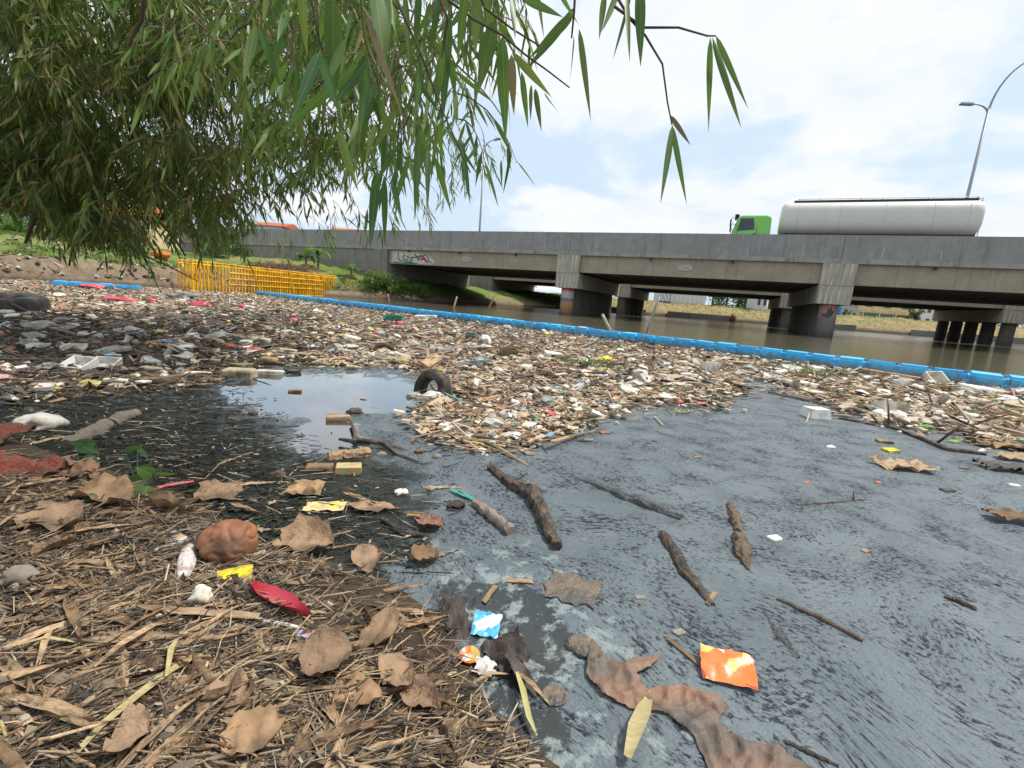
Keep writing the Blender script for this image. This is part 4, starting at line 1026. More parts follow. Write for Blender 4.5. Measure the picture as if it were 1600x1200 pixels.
def sample_poly(poly, r_):
    xs = [p[0] for p in poly]; ys = [p[1] for p in poly]
    while True:
        x, y = r_.uniform(min(xs), max(xs)), r_.uniform(min(ys), max(ys))
        if inpoly(x, y, poly): return x, y

# far clump: the dense dark curtain on the left
r_ = random.Random(11)
bc2 = empty('bamboo_clump', (-9.5, 5.2, .1)); tag(bc2, 'dense dark bamboo curtain drooping over the water at the left', 'bamboo'); base2 = Vector((-9.5, 5.2, .1))
for k in range(6):
    m_ = MB(); e = Vector((r_.uniform(-6.0, -1.5), r_.uniform(5.5, 9), r_.uniform(4.6, 6.8))); s0 = Vector((r_.uniform(-.5, .5), r_.uniform(-.5, .5), 0))
    c1 = s0+Vector((.6, .3, 4.0)); pts = []
    for q in np.linspace(0, 1, 14):
        a = s0*(1-q)**2+c1*2*q*(1-q)*1.2+(e-base2)*q*q; pts.append(a)
    m_.tube(pts, [.045*(1-.8*i/13) for i in range(14)], 8); m_.build('culm', 'bamboo_culm', bc2, True)
ms, ml, mb_g = MB(), MB(), MB()
MASS = [(-80, -80), (600, -80), (640, 60), (610, 150), (590, 215), (540, 265), (470, 290), (400, 305), (350, 330), (290, 350), (200, 362), (110, 345), (60, 300), (-80, 275)]
cnt = 0
while cnt < 4800:
    px, py = sample_poly(MASS, r_)
    keepp = 1.15-max(0, px)/620.0
    # sky gaps
    g = mnoise.noise(Vector((px/75, py/60, 1.3)))
    if g < (-.2 if px < 150 and py > 140 else -.04) and r_.random() < (.35 if px < 150 and py > 140 else .85): continue
    if r_.random() > max(.34, keepp): continue
    dp = r_.uniform(4.6, 8.8); p = at(px, py, dp)-base2
    dk = (px < 360 and r_.random() < .8-.6*max(0, (130-py)/200)) or r_.random() < .2
    twig(ms, ml if dk else mb_g, p, r_.uniform(.3, .65), .17, .026, r_.randint(9, 15), r_, segs=2); cnt += 1
# connecting branches
for k in range(46):
    px, py = sample_poly(MASS, r_); dp = r_.uniform(5, 8.5); p = at(px, py, dp)-base2; L = r_.uniform(.8, 1.8); d = Vector((r_.uniform(.2, 1), r_.uniform(-.4, .4), r_.uniform(-.5, .3))).normalized(); pts = [p]
    for i in range(6): d = (d+Vector((0, 0, -.16))).normalized(); pts.append(pts[-1]+d*L/6)
    ms.tube(pts, [.016-.002*i for i in range(7)], 5, False)
for a, b_, dp, rr in (((300, 300), (248, 345), 6.0, .045), ((248, 345), (290, 400), 6.2, .02), ((118, 330), (108, 415), 5.6, .02), ((60, 300), (40, 380), 5.2, .03), ((215, 395), (310, 440), 6.4, .012)):
    ms.tube([at(a[0], a[1], dp)-base2, at((a[0]+b_[0])/2+4, (a[1]+b_[1])/2, dp)-base2, at(b_[0], b_[1], dp+.1)-base2], [rr, rr*.8, rr*.5], 6)
o = ms.build('branches', 'bark', bc2); o['kind'] = 'stuff'
o = ml.build('crown', 'bamboo_leaf_dark', bc2); o['kind'] = 'stuff'
o = mb_g.build('crown', 'bamboo_leaf', bc2); o['kind'] = 'stuff'

# near clump: branches that hang right over the camera's view
base1 = Vector((-3.6, 1.0, .15)); bc1 = empty('bamboo_clump', base1); tag(bc1, 'bright green bamboo sprays with long leaves hanging from the top edge', 'bamboo')
for k in range(5):
    m_ = MB(); e = Vector((r_.uniform(-.6, 1.4), r_.uniform(1.9, 3.2), r_.uniform(2.9, 3.7))); s0 = Vector((r_.uniform(-.3, .3), r_.uniform(-.3, .3), -.1)); c1 = s0+Vector((.4, .2, 3.6)); pts = []
    for q in np.linspace(0, 1, 14): pts.append(s0*(1-q)**2+c1*2*q*(1-q)*1.1+(e-base1)*q*q)
    m_.tube(pts, [.03*(1-.8*i/13) for i in range(14)], 8); m_.build('culm', 'bamboo_culm', bc1, True)
ms, ml = MB(), MB()
MID = [(180, -120), (800, -120), (815, 20), (760, 80), (735, 150), (720, 220), (690, 250), (620, 285), (560, 255), (500, 225), (420, 160), (300, 120), (180, 60)]
for k in range(620):
    px, py = sample_poly(MID, r_)
    if r_.random() > (.35 if px < 380 else .8 if py < 110 else .5) or mnoise.noise(Vector((px/50, py/60, 7.7))) < -.15: continue
    dp = r_.uniform(2.3, 4.6); p = at(px, py, dp)-base1
    twig(ms, ml, p, r_.uniform(.25, .5), .17, .019, r_.randint(6, 11), r_, segs=3, hang=.8)
# thin feathery twigs at the right fringe
for px, py in ((690, 190), (705, 210), (720, 225), (735, 240), (700, 240), (715, 255), (745, 215), (660, 300), (690, 290), (640, 320), (600, 320), (560, 330), (520, 330), (480, 335), (440, 345), (400, 340)):
    for q in range(3):
        p = at(px+r_.gauss(0, 12), py+r_.gauss(0, 10), r_.uniform(3.6, 4.8))-base1
        twig(ms, ml, p, .22, .12, .012, 7, r_, segs=2, d0=Vector((r_.uniform(0, 1), 0, -.3)).normalized())
ND = 1.45
def stem(pxs, dp=ND, r0=.004):
    pts = [at(x, y, dp+.02*i)-base1 for i, (x, y) in enumerate(pxs)]; n = len(pts); ms.tube(pts, [r0*(1-.6*i/n) for i in range(n)], 6)
for q in ([(740, -40), (757, 12), (800, 45), (842, 71)], [(700, 0), (740, 30), (785, 55), (820, 85), (855, 110), (890, 137)], [(930, -60), (985, 30), (1008, 55), (1035, 100), (1043, 160), (1050, 195)], [(960, 10), (1005, 43), (1060, 43), (1105, 56), (1118, 56)], [(900, -40), (897, 20), (893, 60)], [(560, -40), (570, 60), (590, 130)], [(480, -30), (495, 40), (503, 80)], [(380, -40), (395, 10), (430, 60)], [(620, 0), (660, 90), (690, 170), (735, 270)], [(680, -20), (700, 30), (690, 90)]): stem(q)
stem([(215, -60), (225, 0), (222, 30), (200, 70)], 2.2, .012)
HL = [(772, 32, 746, 147, 22), (785, 55, 790, 225, 19), (799, 85, 803, 180, 13), (815, 112, 825, 200, 9), (830, 132, 829, 188, 6), (836, 138, 846, 205, 8), (800, 82, 862, 152, 11), (850, 145, 876, 180, 5), (898, 12, 820, 112, 20), (897, 20, 826, 92, 14), (815, -4, 880, 27, 11), (897, 55, 890, 132, 6), (905, 45, 923, 188, 9), (945, -10, 936, 62, 9), (988, -20, 958, 92, 12), (1000, -25, 1001, 104, 15), (978, -20, 984, 97, 8), (968, -20, 940, 50, 10), (1110, 58, 1107, 207, 9), (1113, 58, 1158, 200, 10), (1118, 55, 1169, 170, 8), (1051, 195, 1032, 318, 10), (1050, 195, 1073, 320, 8), (1047, 180, 1079, 227, 7), (520, -5, 522, 165, 26), (585, -30, 602, 112, 30), (604, -20, 606, 78, 17), (572, 20, 632, 190, 12), (572, 95, 520, 165, 16), (573, 98, 560, 232, 13), (560, 100, 432, 212, 15), (530, 205, 560, 300, 20), (590, 265, 578, 390, 15), (600, 275, 601, 385, 11), (612, 280, 628, 345, 9), (655, 205, 648, 345, 12), (680, 245, 706, 335, 9), (693, 195, 748, 275, 8), (692, 75, 680, 175, 13), (702, 15, 690, 205, 15), (660, 65, 644, 225, 12), (745, -10, 742, 92, 16), (760, -15, 764, 70, 12), (728, -20, 715, 95, 13), (690, -20, 668, 90, 14), (655, -20, 648, 80, 12), (632, -15, 640, 110, 10), (470, -20, 480, 90, 14), (445, 20, 418, 130, 12), (500, 80, 455, 190, 15), (500, 85, 535, 190, 12), (870, -20, 905, 40, 9), (840, -20, 850, 60, 8), (800, -20, 805, 60, 11), (620, 60, 600, 150, 13), (640, 110, 690, 180, 8), (710, 110, 770, 160, 6), (712, 115, 745, 190, 7), (540, 60, 500, 150, 12), (400, 40, 380, 130, 13), (405, 45, 440, 140, 11), (585, 130, 560, 210, 10), (720, 215, 735, 320, 8), (668, 235, 668, 330, 8), (640, 240, 612, 335, 9), (728, 190, 745, 245, 5), (755, 225, 765, 262, 4), (770, 245, 765, 280, 4), (783, 250, 784, 292, 4)]
for i, (a, b_, c_, d_, wd) in enumerate(HL):
    dp = ND+r_.uniform(-.15, .35); p0 = at(a, b_, dp); p1 = at(c_, d_, dp+r_.uniform(-.08, .08)); mt = 'bamboo_leaf_near'
    if i in (2, 23, 27) : mt = 'bamboo_leaf_dry'
    hang_leaf(bc1, p0, p1, wd*1.08*pxsize(p0), mt, r_)
# more single leaves in the middle distance of the spray
for k in range(150):
    px, py = sample_poly([(380, -60), (790, -60), (800, 30), (740, 90), (720, 170), (690, 230), (600, 260), (520, 200), (430, 120)], r_); dp = r_.uniform(1.6, 2.6); L = r_.uniform(60, 130)/dp*1.3; a = r_.gauss(0, .42)
    p0 = at(px, py, dp); p1 = at(px+math.sin(a)*L, py+math.cos(a)*L, dp+r_.uniform(-.12, .12)); hang_leaf(bc1, p0, p1, r_.uniform(.014, .026), 'bamboo_leaf_near' if k % 3 else 'bamboo_leaf', r_)
    ms.tube([p0-base1, p0-base1+Vector((r_.gauss(0, .03), r_.gauss(0, .03), .12))], [.0015, .0025], 3, False)
o = ms.build('branches', 'bark', bc1); o['kind'] = 'stuff'
o = ml.build('crown', 'bamboo_leaf', bc1); o['kind'] = 'stuff'

# ================================================================== LITTER RAFT
def rnd_chip(m_, p, yaw, L, W_, H_, tilt, r_):
    R = Euler((r_.gauss(0, tilt), r_.gauss(0, tilt), yaw)).to_matrix(); vs = []
    for z in (-.5, .5):
        for x, y in ((-.5, -.5), (.5, -.5), (.5, .5), (-.5, .5)):
            vs.append(R @ Vector(((x+r_.uniform(-.18, .18))*L, (y+r_.uniform(-.2, .2))*W_, (z+r_.uniform(-.25, .25))*H_))+p)
    m_.add(vs, [(3, 2, 1, 0), (4, 5, 6, 7), (0, 1, 5, 4), (1, 2, 6, 5), (2, 3, 7, 6), (3, 0, 4, 7)])
TAN = [(.46, .34, .21), (.38, .26, .15), (.27, .18, .11), (.54, .43, .29), (.42, .28, .17), (.34, .25, .17), (.50, .36, .23), (.48, .40, .30)]
DRK = [(.07, .055, .04), (.11, .085, .06), (.05, .042, .035), (.14, .11, .08), (.09, .08, .065)]
PAL = [(.58, .53, .43), (.50, .44, .34), (.66, .63, .57), (.46, .38, .27)]
CLR = [(.55, .1, .09), (.5, .22, .18), (.1, .3, .22), (.15, .3, .42), (.55, .42, .06), (.45, .12, .2), (.2, .36, .08), (.6, .3, .2)]
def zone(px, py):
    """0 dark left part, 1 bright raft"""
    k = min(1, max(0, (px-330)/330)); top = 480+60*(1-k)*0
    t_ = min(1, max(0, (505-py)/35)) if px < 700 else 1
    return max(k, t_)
def litter_stuff():
    m_ = MB(); r_ = random.Random(21); n = 0
    RG = [gp(min(p[0], 1690), p[1]).to_2d() for p in RAFT]; RGp = [(p.x, p.y) for p in RG]
    while n < 44000:
        if n % 3:
            px, py = sample_poly(RAFT, r_); py = max(py, 436); e_ = min(1, max(.15, (py-520)/120)); p = gp(px+r_.gauss(0, 22*e_), max(436+.048*max(0, px), py+r_.gauss(0, 11*e_)) if px < 420 else py+r_.gauss(0, 11*e_))
        else:
            x, y = sample_poly(RGp, r_); p = Vector((x, y, 0))
            if p.length > 34: continue
            px, py = proj(p)
        if 630 < px < 712 and 583 < py < 628 and r_.random() < .9: continue
        zn = zone(px, py); dist = p.length
        # thinner towards the ragged front edge and in the dark left part
        g = mnoise.noise(Vector((p.x*.55, p.y*.55, 2)))+.5*mnoise.noise(Vector((p.x*1.7, p.y*1.7, 4)))
        if r_.random() > (.98 if g > -.25 else .45)*(.62+.38*zn): continue
        u = r_.random(); s_ = min(2.4, math.exp(r_.gauss(-.32, .48)))*(1+.014*dist)*(.72 if dist < 6 else 1)
        cl = mnoise.noise(Vector((p.x*.8, p.y*.8, 9)))*.35
        pal = TAN if u < .66-cl*.5 else DRK if u < .80-cl*.5 else PAL if u < .965 else CLR
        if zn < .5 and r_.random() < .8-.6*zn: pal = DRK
        c_ = r_.choice(pal); b_ = r_.uniform(.7, 1.2); m_.cur = tuple(q*b_ for q in c_)
        yaw = r_.gauss(.1, .8) if r_.random() < .7 else r_.uniform(0, PI)
        if pal is PAL: L, W_, H_ = .075*s_, .05*s_, .022*s_
        elif r_.random() < .42: L, W_, H_ = .26*s_, .011*s_, .009*s_
        else: L, W_, H_ = .10*s_, .04*s_, .008*s_
        p.z = r_.uniform(.004, .05)*(.5+.5*zn); rnd_chip(m_, p, yaw, L, W_, H_, .22, r_); n += 1
    o = m_.build('floating_litter', 'litter_mix'); tag(o, 'mat of small sticks, leaves, foam crumbs and plastic scraps held by the boom', 'litter', kind='stuff')
litter_stuff()

def where(px, py, p):
    q = (p-B0).dot(bnorm)
    if q > -1.6: return 'against the blue boom'
    if px < 330: return 'in the dark left part of the litter raft'
    if px < 640: return 'behind the open puddle'
    if px > 1160: return 'in the right part of the litter raft'
    if py > 575: return 'at the ragged front of the litter raft'
    return 'in the middle of the litter raft'
def vary(mb_list, name, mats): return [[m_.mesh(name, mt) for m_ in mb_list] for mt in mats]
def bottle_mb(L, R, seed):
    r_ = random.Random(seed); M = Matrix.Rotation(PI/2, 4, 'Y'); m_ = MB()
    m_.lathe([(R*.75, -L/2), (R, -L*.46), (R*.93, -L*.2), (R, -L*.15), (R*.94, 0), (R, .05*L), (R*.95, .2*L), (R*.42, .38*L), (R*.36, .42*L), (R*.42, .43*L), (R*.42, .5*L)], 12, M); 
    k = r_.uniform(.75, 1); m_.v = [(x, y, z*k) for x, y, z in m_.v]; return m_
def cup_mb(R, h, seed):
    m_ = MB(); n = 14; a = [(R*.72, 0), (R*.75, 0), (R, h), (R*1.06, h), (R*1.06, h*.96), (R*.98, h*.96), (R*.7, .012)]
    m_.lathe(a, n); return m_
def box_mb(w_, d_, h_, seed):
    """open foam food box"""
    m_ = MB(); t_ = .012; r_ = random.Random(seed); k = 1.15
    o_ = [(-w_/2, -d_/2), (w_/2, -d_/2), (w_/2, d_/2), (-w_/2, d_/2)]
    vs = [(x*.85, y*.85, 0) for x, y in o_]+[(x, y, h_) for x, y in o_]+[(x*.9, y*.9, h_) for x, y in o_]+[(x*.75, y*.75, t_) for x, y in o_]
    fs = [(3, 2, 1, 0)]+[(i, (i+1) % 4, 4+(i+1) % 4, 4+i) for i in range(4)]+[(4+i, 4+(i+1) % 4, 8+(i+1) % 4, 8+i) for i in range(4)]+[(8+i, 8+(i+1) % 4, 12+(i+1) % 4, 12+i) for i in range(4)]+[(12, 13, 14, 15)]
    m_.add(vs, fs); return m_
def stick_mb(L, r, seed, bend=.08):
    r_ = random.Random(seed); m_ = MB(); pts = []
    for i in range(6): pts.append((L*(i/5-.5), r_.gauss(0, bend*L*.3), r_.gauss(0, bend*L*.12)))
    m_.tube(pts, [r*(1-.5*i/5)*r_.uniform(.85, 1.15) for i in range(6)], 6); return m_
def bag_mb(s_, seed): 
    m_ = blob((s_, s_*.75, s_*.4), .75, 1.9, seed, 2); return m_
KINDS = {
 'foam_chunk': (190, vary([chunk(.20*(.6+.1*i), .13*(.7+.07*((i*5) % 7)), .07*(.6+.1*((i*3) % 6)), i, .32, .22) for i in range(8)], 'foam_chunk', ['foam', 'foam_clean', 'foam_dirty']), ['off-white foam chunk', 'clean white foam chunk', 'brown stained foam chunk'], 'foam'),
 'plastic_bag': (100, vary([bag_mb(.10+.015*i, i+3) for i in range(7)], 'plastic_bag', ['bag_plastic', 'white_plastic', 'clear_plastic']), ['crumpled plastic bag', 'crumpled white plastic bag', 'crumpled cloudy plastic bag'], 'bag'),
 'plastic_bottle': (55, vary([bottle_mb(.21+.02*i, .034, i) for i in range(4)], 'plastic_bottle', ['bottle_plastic', 'clear_plastic']), ['empty plastic bottle', 'cloudy plastic bottle'], 'bottle'),
 'plastic_cup': (45, vary([cup_mb(.045, .10, 0), cup_mb(.055, .07, 1), cup_mb(.04, .12, 2)], 'plastic_cup', ['white_plastic', 'clear_plastic']), ['white drinking cup', 'cloudy drinking cup'], 'cup'),
 'foam_box': (26, vary([box_mb(.19, .15, .05, 0), box_mb(.22, .14, .07, 1), box_mb(.16, .16, .045, 2)], 'foam_box', ['foam_clean', 'foam']), ['open white foam food box', 'dirty open foam food box'], 'box'),
 'wooden_stick': (230, vary([stick_mb(.32+.1*i, .011+.002*(i % 3), i) for i in range(7)], 'wooden_stick', ['tan_wood', 'grey_wood', 'wet_bark']), ['tan stick', 'grey weathered stick', 'dark wet stick'], 'stick'),
 'food_wrapper': (75, vary([sheet(.15, .11, 6, 4, .025, i, ragged=.3, base=.012) for i in range(6)], 'food_wrapper', ['wrapper_print']), ['crumpled printed food wrapper'], 'wrapper'),
 'wood_offcut': (60, vary([chunk(.30+.06*i, .06, .025, i, .08, .1) for i in range(5)], 'wood_offcut', ['tan_wood', 'grey_wood']), ['tan wooden offcut', 'grey wooden offcut'], 'wood'),
 'cardboard_scrap': (70, vary([sheet(.20, .15, 5, 4, .03, i+40, ragged=.5, base=.015) for i in range(5)], 'cardboard_scrap', ['cardboard']), ['soggy brown cardboard scrap'], 'cardboard'),
 'dry_palm_husk': (60, vary([sheet(.28, .09, 8, 3, .03, i+60, ragged=.4, curl=.5, base=.01, shape=lambda u: .25+math.sin(PI*u)) for i in range(5)], 'dry_husk', ['dry_leaf_pale', 'dry_leaf']), ['pale dry husk', 'brown dry husk'], 'husk'),
}
CAPM = []; BANDM = []
for mt in ('blue_drum', 'red_plastic', 'foam_clean', 'lime_plastic'):
    m_ = MB(); m_.lathe([(.016, -.008), (.017, 0), (.017, .014), (.013, .016)], 10, Matrix.Rotation(PI/2, 4, 'Y')); CAPM.append(m_.mesh('cap', mt))
for mt in ('wrapper_print', 'blue_print', 'red_plastic'):
    m_ = MB(); m_.lathe([(.0348, -.03), (.0352, -.028), (.0352, .028), (.0348, .03)], 12, Matrix.Rotation(PI/2, 4, 'Y')); BANDM.append(m_.mesh('label_band', mt))
r_ = random.Random(33)
for kind, (n, meshes, labs, cat) in KINDS.items():
    k = 0
    while k < n:
        px, py = sample_poly(RAFT, r_)
        if r_.random() > .35+.65*min(1, max(0, (py-445)/60)): continue
        if r_.random() < .25 and zone(px, py) < .5: continue
        if 625 < px < 716 and 575 < py < 645: continue
        p = gp(px, py); mi = r_.randrange(len(meshes))
        if p.length > 30: continue
        if kind == 'foam_chunk':
            mi = 2 if (zone(px, py) < .5 and r_.random() < .7) else (0 if r_.random() < .7 else 1)
            if r_.random() < .28: mi = 2
        me = r_.choice(meshes[mi]); s_ = r_.uniform(.55, 1.15)*(1 if kind != 'foam_chunk' else r_.choice((.6, .8, 1, 1.2)))
        s_ *= 1.0 if p.length > 6 else .62
        tl = .18 if kind not in ('plastic_cup', 'foam_box') else .45
        rx = r_.gauss(0, tl)+(PI/2*r_.choice((0, 1, 1, -1)) if kind == 'plastic_cup' else 0)
        yaw = r_.gauss(0, .7) if kind in ('wooden_stick', 'wood_offcut') else r_.uniform(0, 2*PI)
        o = link(kind, me, None, (p.x, p.y, r_.uniform(.015, .05)+(.02 if kind == 'foam_chunk' else 0)), (rx, r_.gauss(0, tl*.6), yaw), s_)
        if kind == 'plastic_bottle':
            bb_ = me.vertices; L_ = max(v_.co.x for v_ in bb_); link('cap', CAPM[k % 4], o, (L_+.002, 0, 0)); link('label_band', BANDM[k % 3], o, (.03, 0, 0))
        wh = where(px, py, p); tag(o, labs[mi]+' '+wh, cat, cat+' litter '+wh+', '+labs[mi]); k += 1

def bank_rubbish():
    m_ = MB(); r_ = random.Random(55); idx = [i for i, p in enumerate(WLS) if -34 < p[0] < -8]; n = 0
    while n < 800:
        i = r_.choice(idx); d = .3+7*r_.random()**2; q = WLS[i]+T[i]*r_.uniform(-.3, .3)+NL[i]*d
        if mnoise.noise(Vector((q[0]*.4, q[1]*.4, 3))) < -.1: continue
        u = r_.random(); m_.cur = r_.choice(DRK if u < .45 else TAN if u < .8 else PAL if u < .93 else CLR); s_ = r_.uniform(.5, 1.4)
        p = Vector((q[0], q[1], float(prof(q[0], d))+.04))
        if r_.random() < .4: rnd_chip(m_, p, r_.uniform(0, PI), .7*s_, .03, .03, .3, r_)
        else: rnd_chip(m_, p, r_.uniform(0, PI), .22*s_, .14*s_, .06*s_, .4, r_)
        n += 1
    o = m_.build('bank_rubbish', 'litter_mix'); tag(o, 'scattered rubbish, roots and dead wood on the left bank', 'litter', kind='stuff')
bank_rubbish()

# small strands and crumbs afloat on the sludge
def sludge_bits():
    m_ = MB(); r_ = random.Random(8); n = 0
    while n < 4200:
        px, py = sample_poly([(-40, 600), (360, 590), (480, 700), (640, 690), (700, 780), (660, 900), (560, 890), (350, 810), (100, 715), (-40, 690)], r_)
        if inpoly(px, py, CLEAR) and r_.random() < .88: continue
        if px > 330 and r_.random() < min(.86, (px-330)/260): continue
        px += r_.gauss(0, 22); py += r_.gauss(0, 12)
        p = gp(px, py); p.z = r_.uniform(.003, .02); s_ = r_.uniform(.4, 1.2)
        u = r_.random(); m_.cur = r_.choice([(.03, .03, .024), (.05, .045, .035), (.02, .024, .018)]) if u < .74 else ((.04, .06, .035) if u < .86 else r_.choice(TAN) if u < .97 else r_.choice(PAL))
        if u > .86: m_.cur = tuple(.8*q for q in m_.cur)
        if r_.random() < .6: rnd_chip(m_, p, r_.gauss(.2, .6), (.10*s_), .0032*s_, .003, .10, r_)
        else: rnd_chip(m_, p, r_.uniform(0, PI), .024*s_, .010*s_, .004, .2, r_)
        n += 1
    n = 0
    while n < 1:
        px, py = sample_poly([(650, 690), (900, 670), (1140, 640), (1290, 640), (1600, 700), (1620, 1200), (1000, 1200), (800, 880), (680, 800)], r_)
        p = gp(px, py); p.z = .005; s_ = r_.uniform(.3, 1.0)*(.6 if py > 850 else 1)
        m_.cur = r_.choice([(.02, .024, .03)]*6+[(.05, .05, .045), (.2, .14, .08)]); rnd_chip(m_, p, r_.gauss(-.75, .35), .04*s_, .007*s_, .004, .1, r_); n += 1
    o = m_.build('sludge_strands', 'litter_mix'); tag(o, 'dark strands and crumbs floating on the sludge', 'litter', kind='stuff')
sludge_bits()

# ================================================================== LEAF LITTER ON THE NEAR BANK
BANKPX = [(-12, 705), (100, 722), (290, 778), (390, 850), (470, 872), (560, 898), (630, 930), (690, 985), (740, 1090), (850, 1215), (-12, 1215)]
def bank_stuff():
    m_ = MB(); r_ = random.Random(14); n = 0
    while n < 16000:
        px, py = sample_poly(BANKPX, r_); p = hit(px, py)
        bare = soft(px, py, [(490, 890), (560, 890), (640, 920), (710, 990), (750, 1080), (820, 1210), (740, 1210), (680, 1110), (620, 1040), (520, 985), (450, 930)], 30)
        if r_.random() < .9*bare: continue
        u = r_.random(); s_ = r_.uniform(.4, 1.3); p.z += r_.uniform(.0, .018)
        c_ = r_.choice(TAN if u < .55 else DRK); b_ = r_.uniform(.35, .85); m_.cur = tuple(q*b_ for q in c_); yaw = r_.gauss(.25, .7) if r_.random() < .7 else r_.uniform(0, PI)
        if r_.random() < .7: rnd_chip(m_, p, yaw, .10*s_, .0022*s_, .002*s_, .12, r_)
        else: rnd_chip(m_, p, yaw, .03*s_, .009*s_, .0012, .3, r_)
        n += 1
    o = m_.build('ground_litter', 'litter_mix'); tag(o, 'fine straw and crumbled leaves covering the near bank', 'litter', kind='stuff')
bank_stuff()
DL = [sheet(1, (.085, .11, .075, .10, .09, .12)[i], 8, 2, .03, i, freq=3, ragged=.1, curl=.35*(1 if i % 2 else -1), shape=lambda u: math.sin(PI*min(1, max(.02, u**.7)))) for i in range(6)]
BL = [sheet(1, .52, 12, 6, .12, i+20, freq=2.6, ragged=.3, curl=.22, fold=.5, shape=lambda u: math.sin(PI*min(.99, max(.02, u**.75)))**.8) for i in range(6)]
SW = [stick_mb(1, .009, i+70, .10) for i in range(5)]; TWG = [stick_mb(1, .016, i+80, .14) for i in range(5)]
for m_ in DL: m_.v = [(x, y, z+.02-.10*(x*x*4-.5)*(.3)) for x, y, z in m_.v]
def lit_set(name, mbs, mats): return {mt: [m_.mesh(name, mt, name != 'dry_straw') for m_ in mbs] for mt in mats}
DLm = lit_set('bamboo_leaf', DL, ['dry_leaf', 'dry_leaf_pale']); BLm = lit_set('dry_leaf', BL, ['dry_leaf', 'paper_leaf']); SWm = lit_set('dry_straw', SW, ['straw', 'green_straw']); TWm = lit_set('twig', TWG, ['twig'])
r_ = random.Random(77)
def bank_where(px, py):
    if py > 1050: return 'along the bottom edge of the near bank' if px < 500 else 'on the near bank beside the scummy water'
    if px < 260: return 'on the left of the near bank'
    if px < 480: return 'on the near bank around the corn cob'
    return 'on the muddy edge of the near bank'
CLRPX = [(360, 850, 62), (290, 880, 34), (367, 908, 36), (315, 935, 28), (440, 955, 34), (410, 940, 30), (470, 975, 26), (478, 1000, 24), (250, 968, 22), (310, 970, 22), (370, 976, 22), (270, 848, 26), (733, 1030, 30), (760, 982, 34), (757, 1050, 26), (32, 905, 30), (160, 690, 40), (215, 750, 36), (60, 1080, 26), (130, 1080, 26)]
spec = [('fallen_bamboo_leaf', DLm, ['dry_leaf', 'dry_leaf_pale'], 300, (.08, .22), 'leaf', ['brown fallen bamboo leaf', 'pale fallen bamboo leaf']),
        ('dry_straw', SWm, ['straw']*11+['green_straw'], 250, (.09, .30), 'straw', ['tan dry straw']*11+['greenish straw']),
        ('twig', TWm, ['twig'], 90, (.10, .30), 'twig', ['thin dark twig']),
        ('dry_leaf', BLm, ['dry_leaf', 'paper_leaf'], 46, (.05, .11), 'leaf', ['curled brown dry leaf', 'crumpled papery brown leaf'])]
for name, ms_, mats, n, (l0, l1), cat, labs in spec:
    k = 0
    while k < n:
        px, py = sample_poly(BANKPX, r_)
        if inpoly(px, py, [(490, 880), (640, 915), (720, 990), (760, 1080), (850, 1215), (740, 1215), (680, 1110), (620, 1040), (520, 985), (440, 925)]) and r_.random() < .82: continue
        if any((px-a)**2+(py-b_)**2 < c_*c_ for a, b_, c_ in CLRPX): continue
        p = hit(px, py); mi = r_.randrange(len(mats)); me = r_.choice(ms_[mats[mi]]); L = r_.uniform(l0, l1)
        yaw = r_.gauss(.3, .75); 
        if r_.random() < .25: yaw = r_.uniform(0, PI)
        o = link(name, me, None, (p.x, p.y, p.z+r_.uniform(.003, .018)), (r_.gauss(0, .18), r_.gauss(0, .08), yaw), L)
        wh = bank_where(px, py); tag(o, labs[mi]+' '+wh, cat, labs[mi]+' litter '+wh); k += 1

# ================================================================== SINGLE THINGS
LAND = []      # landmarks for the labels of the small litter: (px, py, phrase)
def hero(m_, name, mat, px, py, label, cat, yaw=0.0, lift=0.0, rx=0.0, ry=0.0, smooth=False, scale=1.0, group=None, mark=None):
    p = hit(px, py); me = m_ if isinstance(m_, bpy.types.Mesh) else m_.mesh(name, mat, smooth)
    o = link(name, me, None, (p.x, p.y, p.z+lift), (rx, ry, yaw), scale); tag(o, label, cat, group)
    if mark: LAND.append((px, py, mark))
    return o
def span(a, b):
    pa, pb = hit(*a), hit(*b); d = pb-pa; return pa, pb, (pa+pb)/2, d.length, math.atan2(d.y, d.x), math.asin(max(-1, min(1, d.z/max(d.length, 1e-6))))
def along(fn, name, mat, a, b, wpx, label, cat, lift=.01, rx=0.0, smooth=False, mark=None, group=None):
    pa, pb, mid, L, yaw, pit = span(a, b); w_ = wpx*pxsize(mid); m_ = fn(L, w_)
    o = link(name, m_.mesh(name, mat, smooth), None, mid+Vector((0, 0, lift)), (rx, -pit, yaw)); tag(o, label, cat, group)
    if mark: LAND.append(((a[0]+b[0])/2, (a[1]+b[1])/2, mark))
    return o
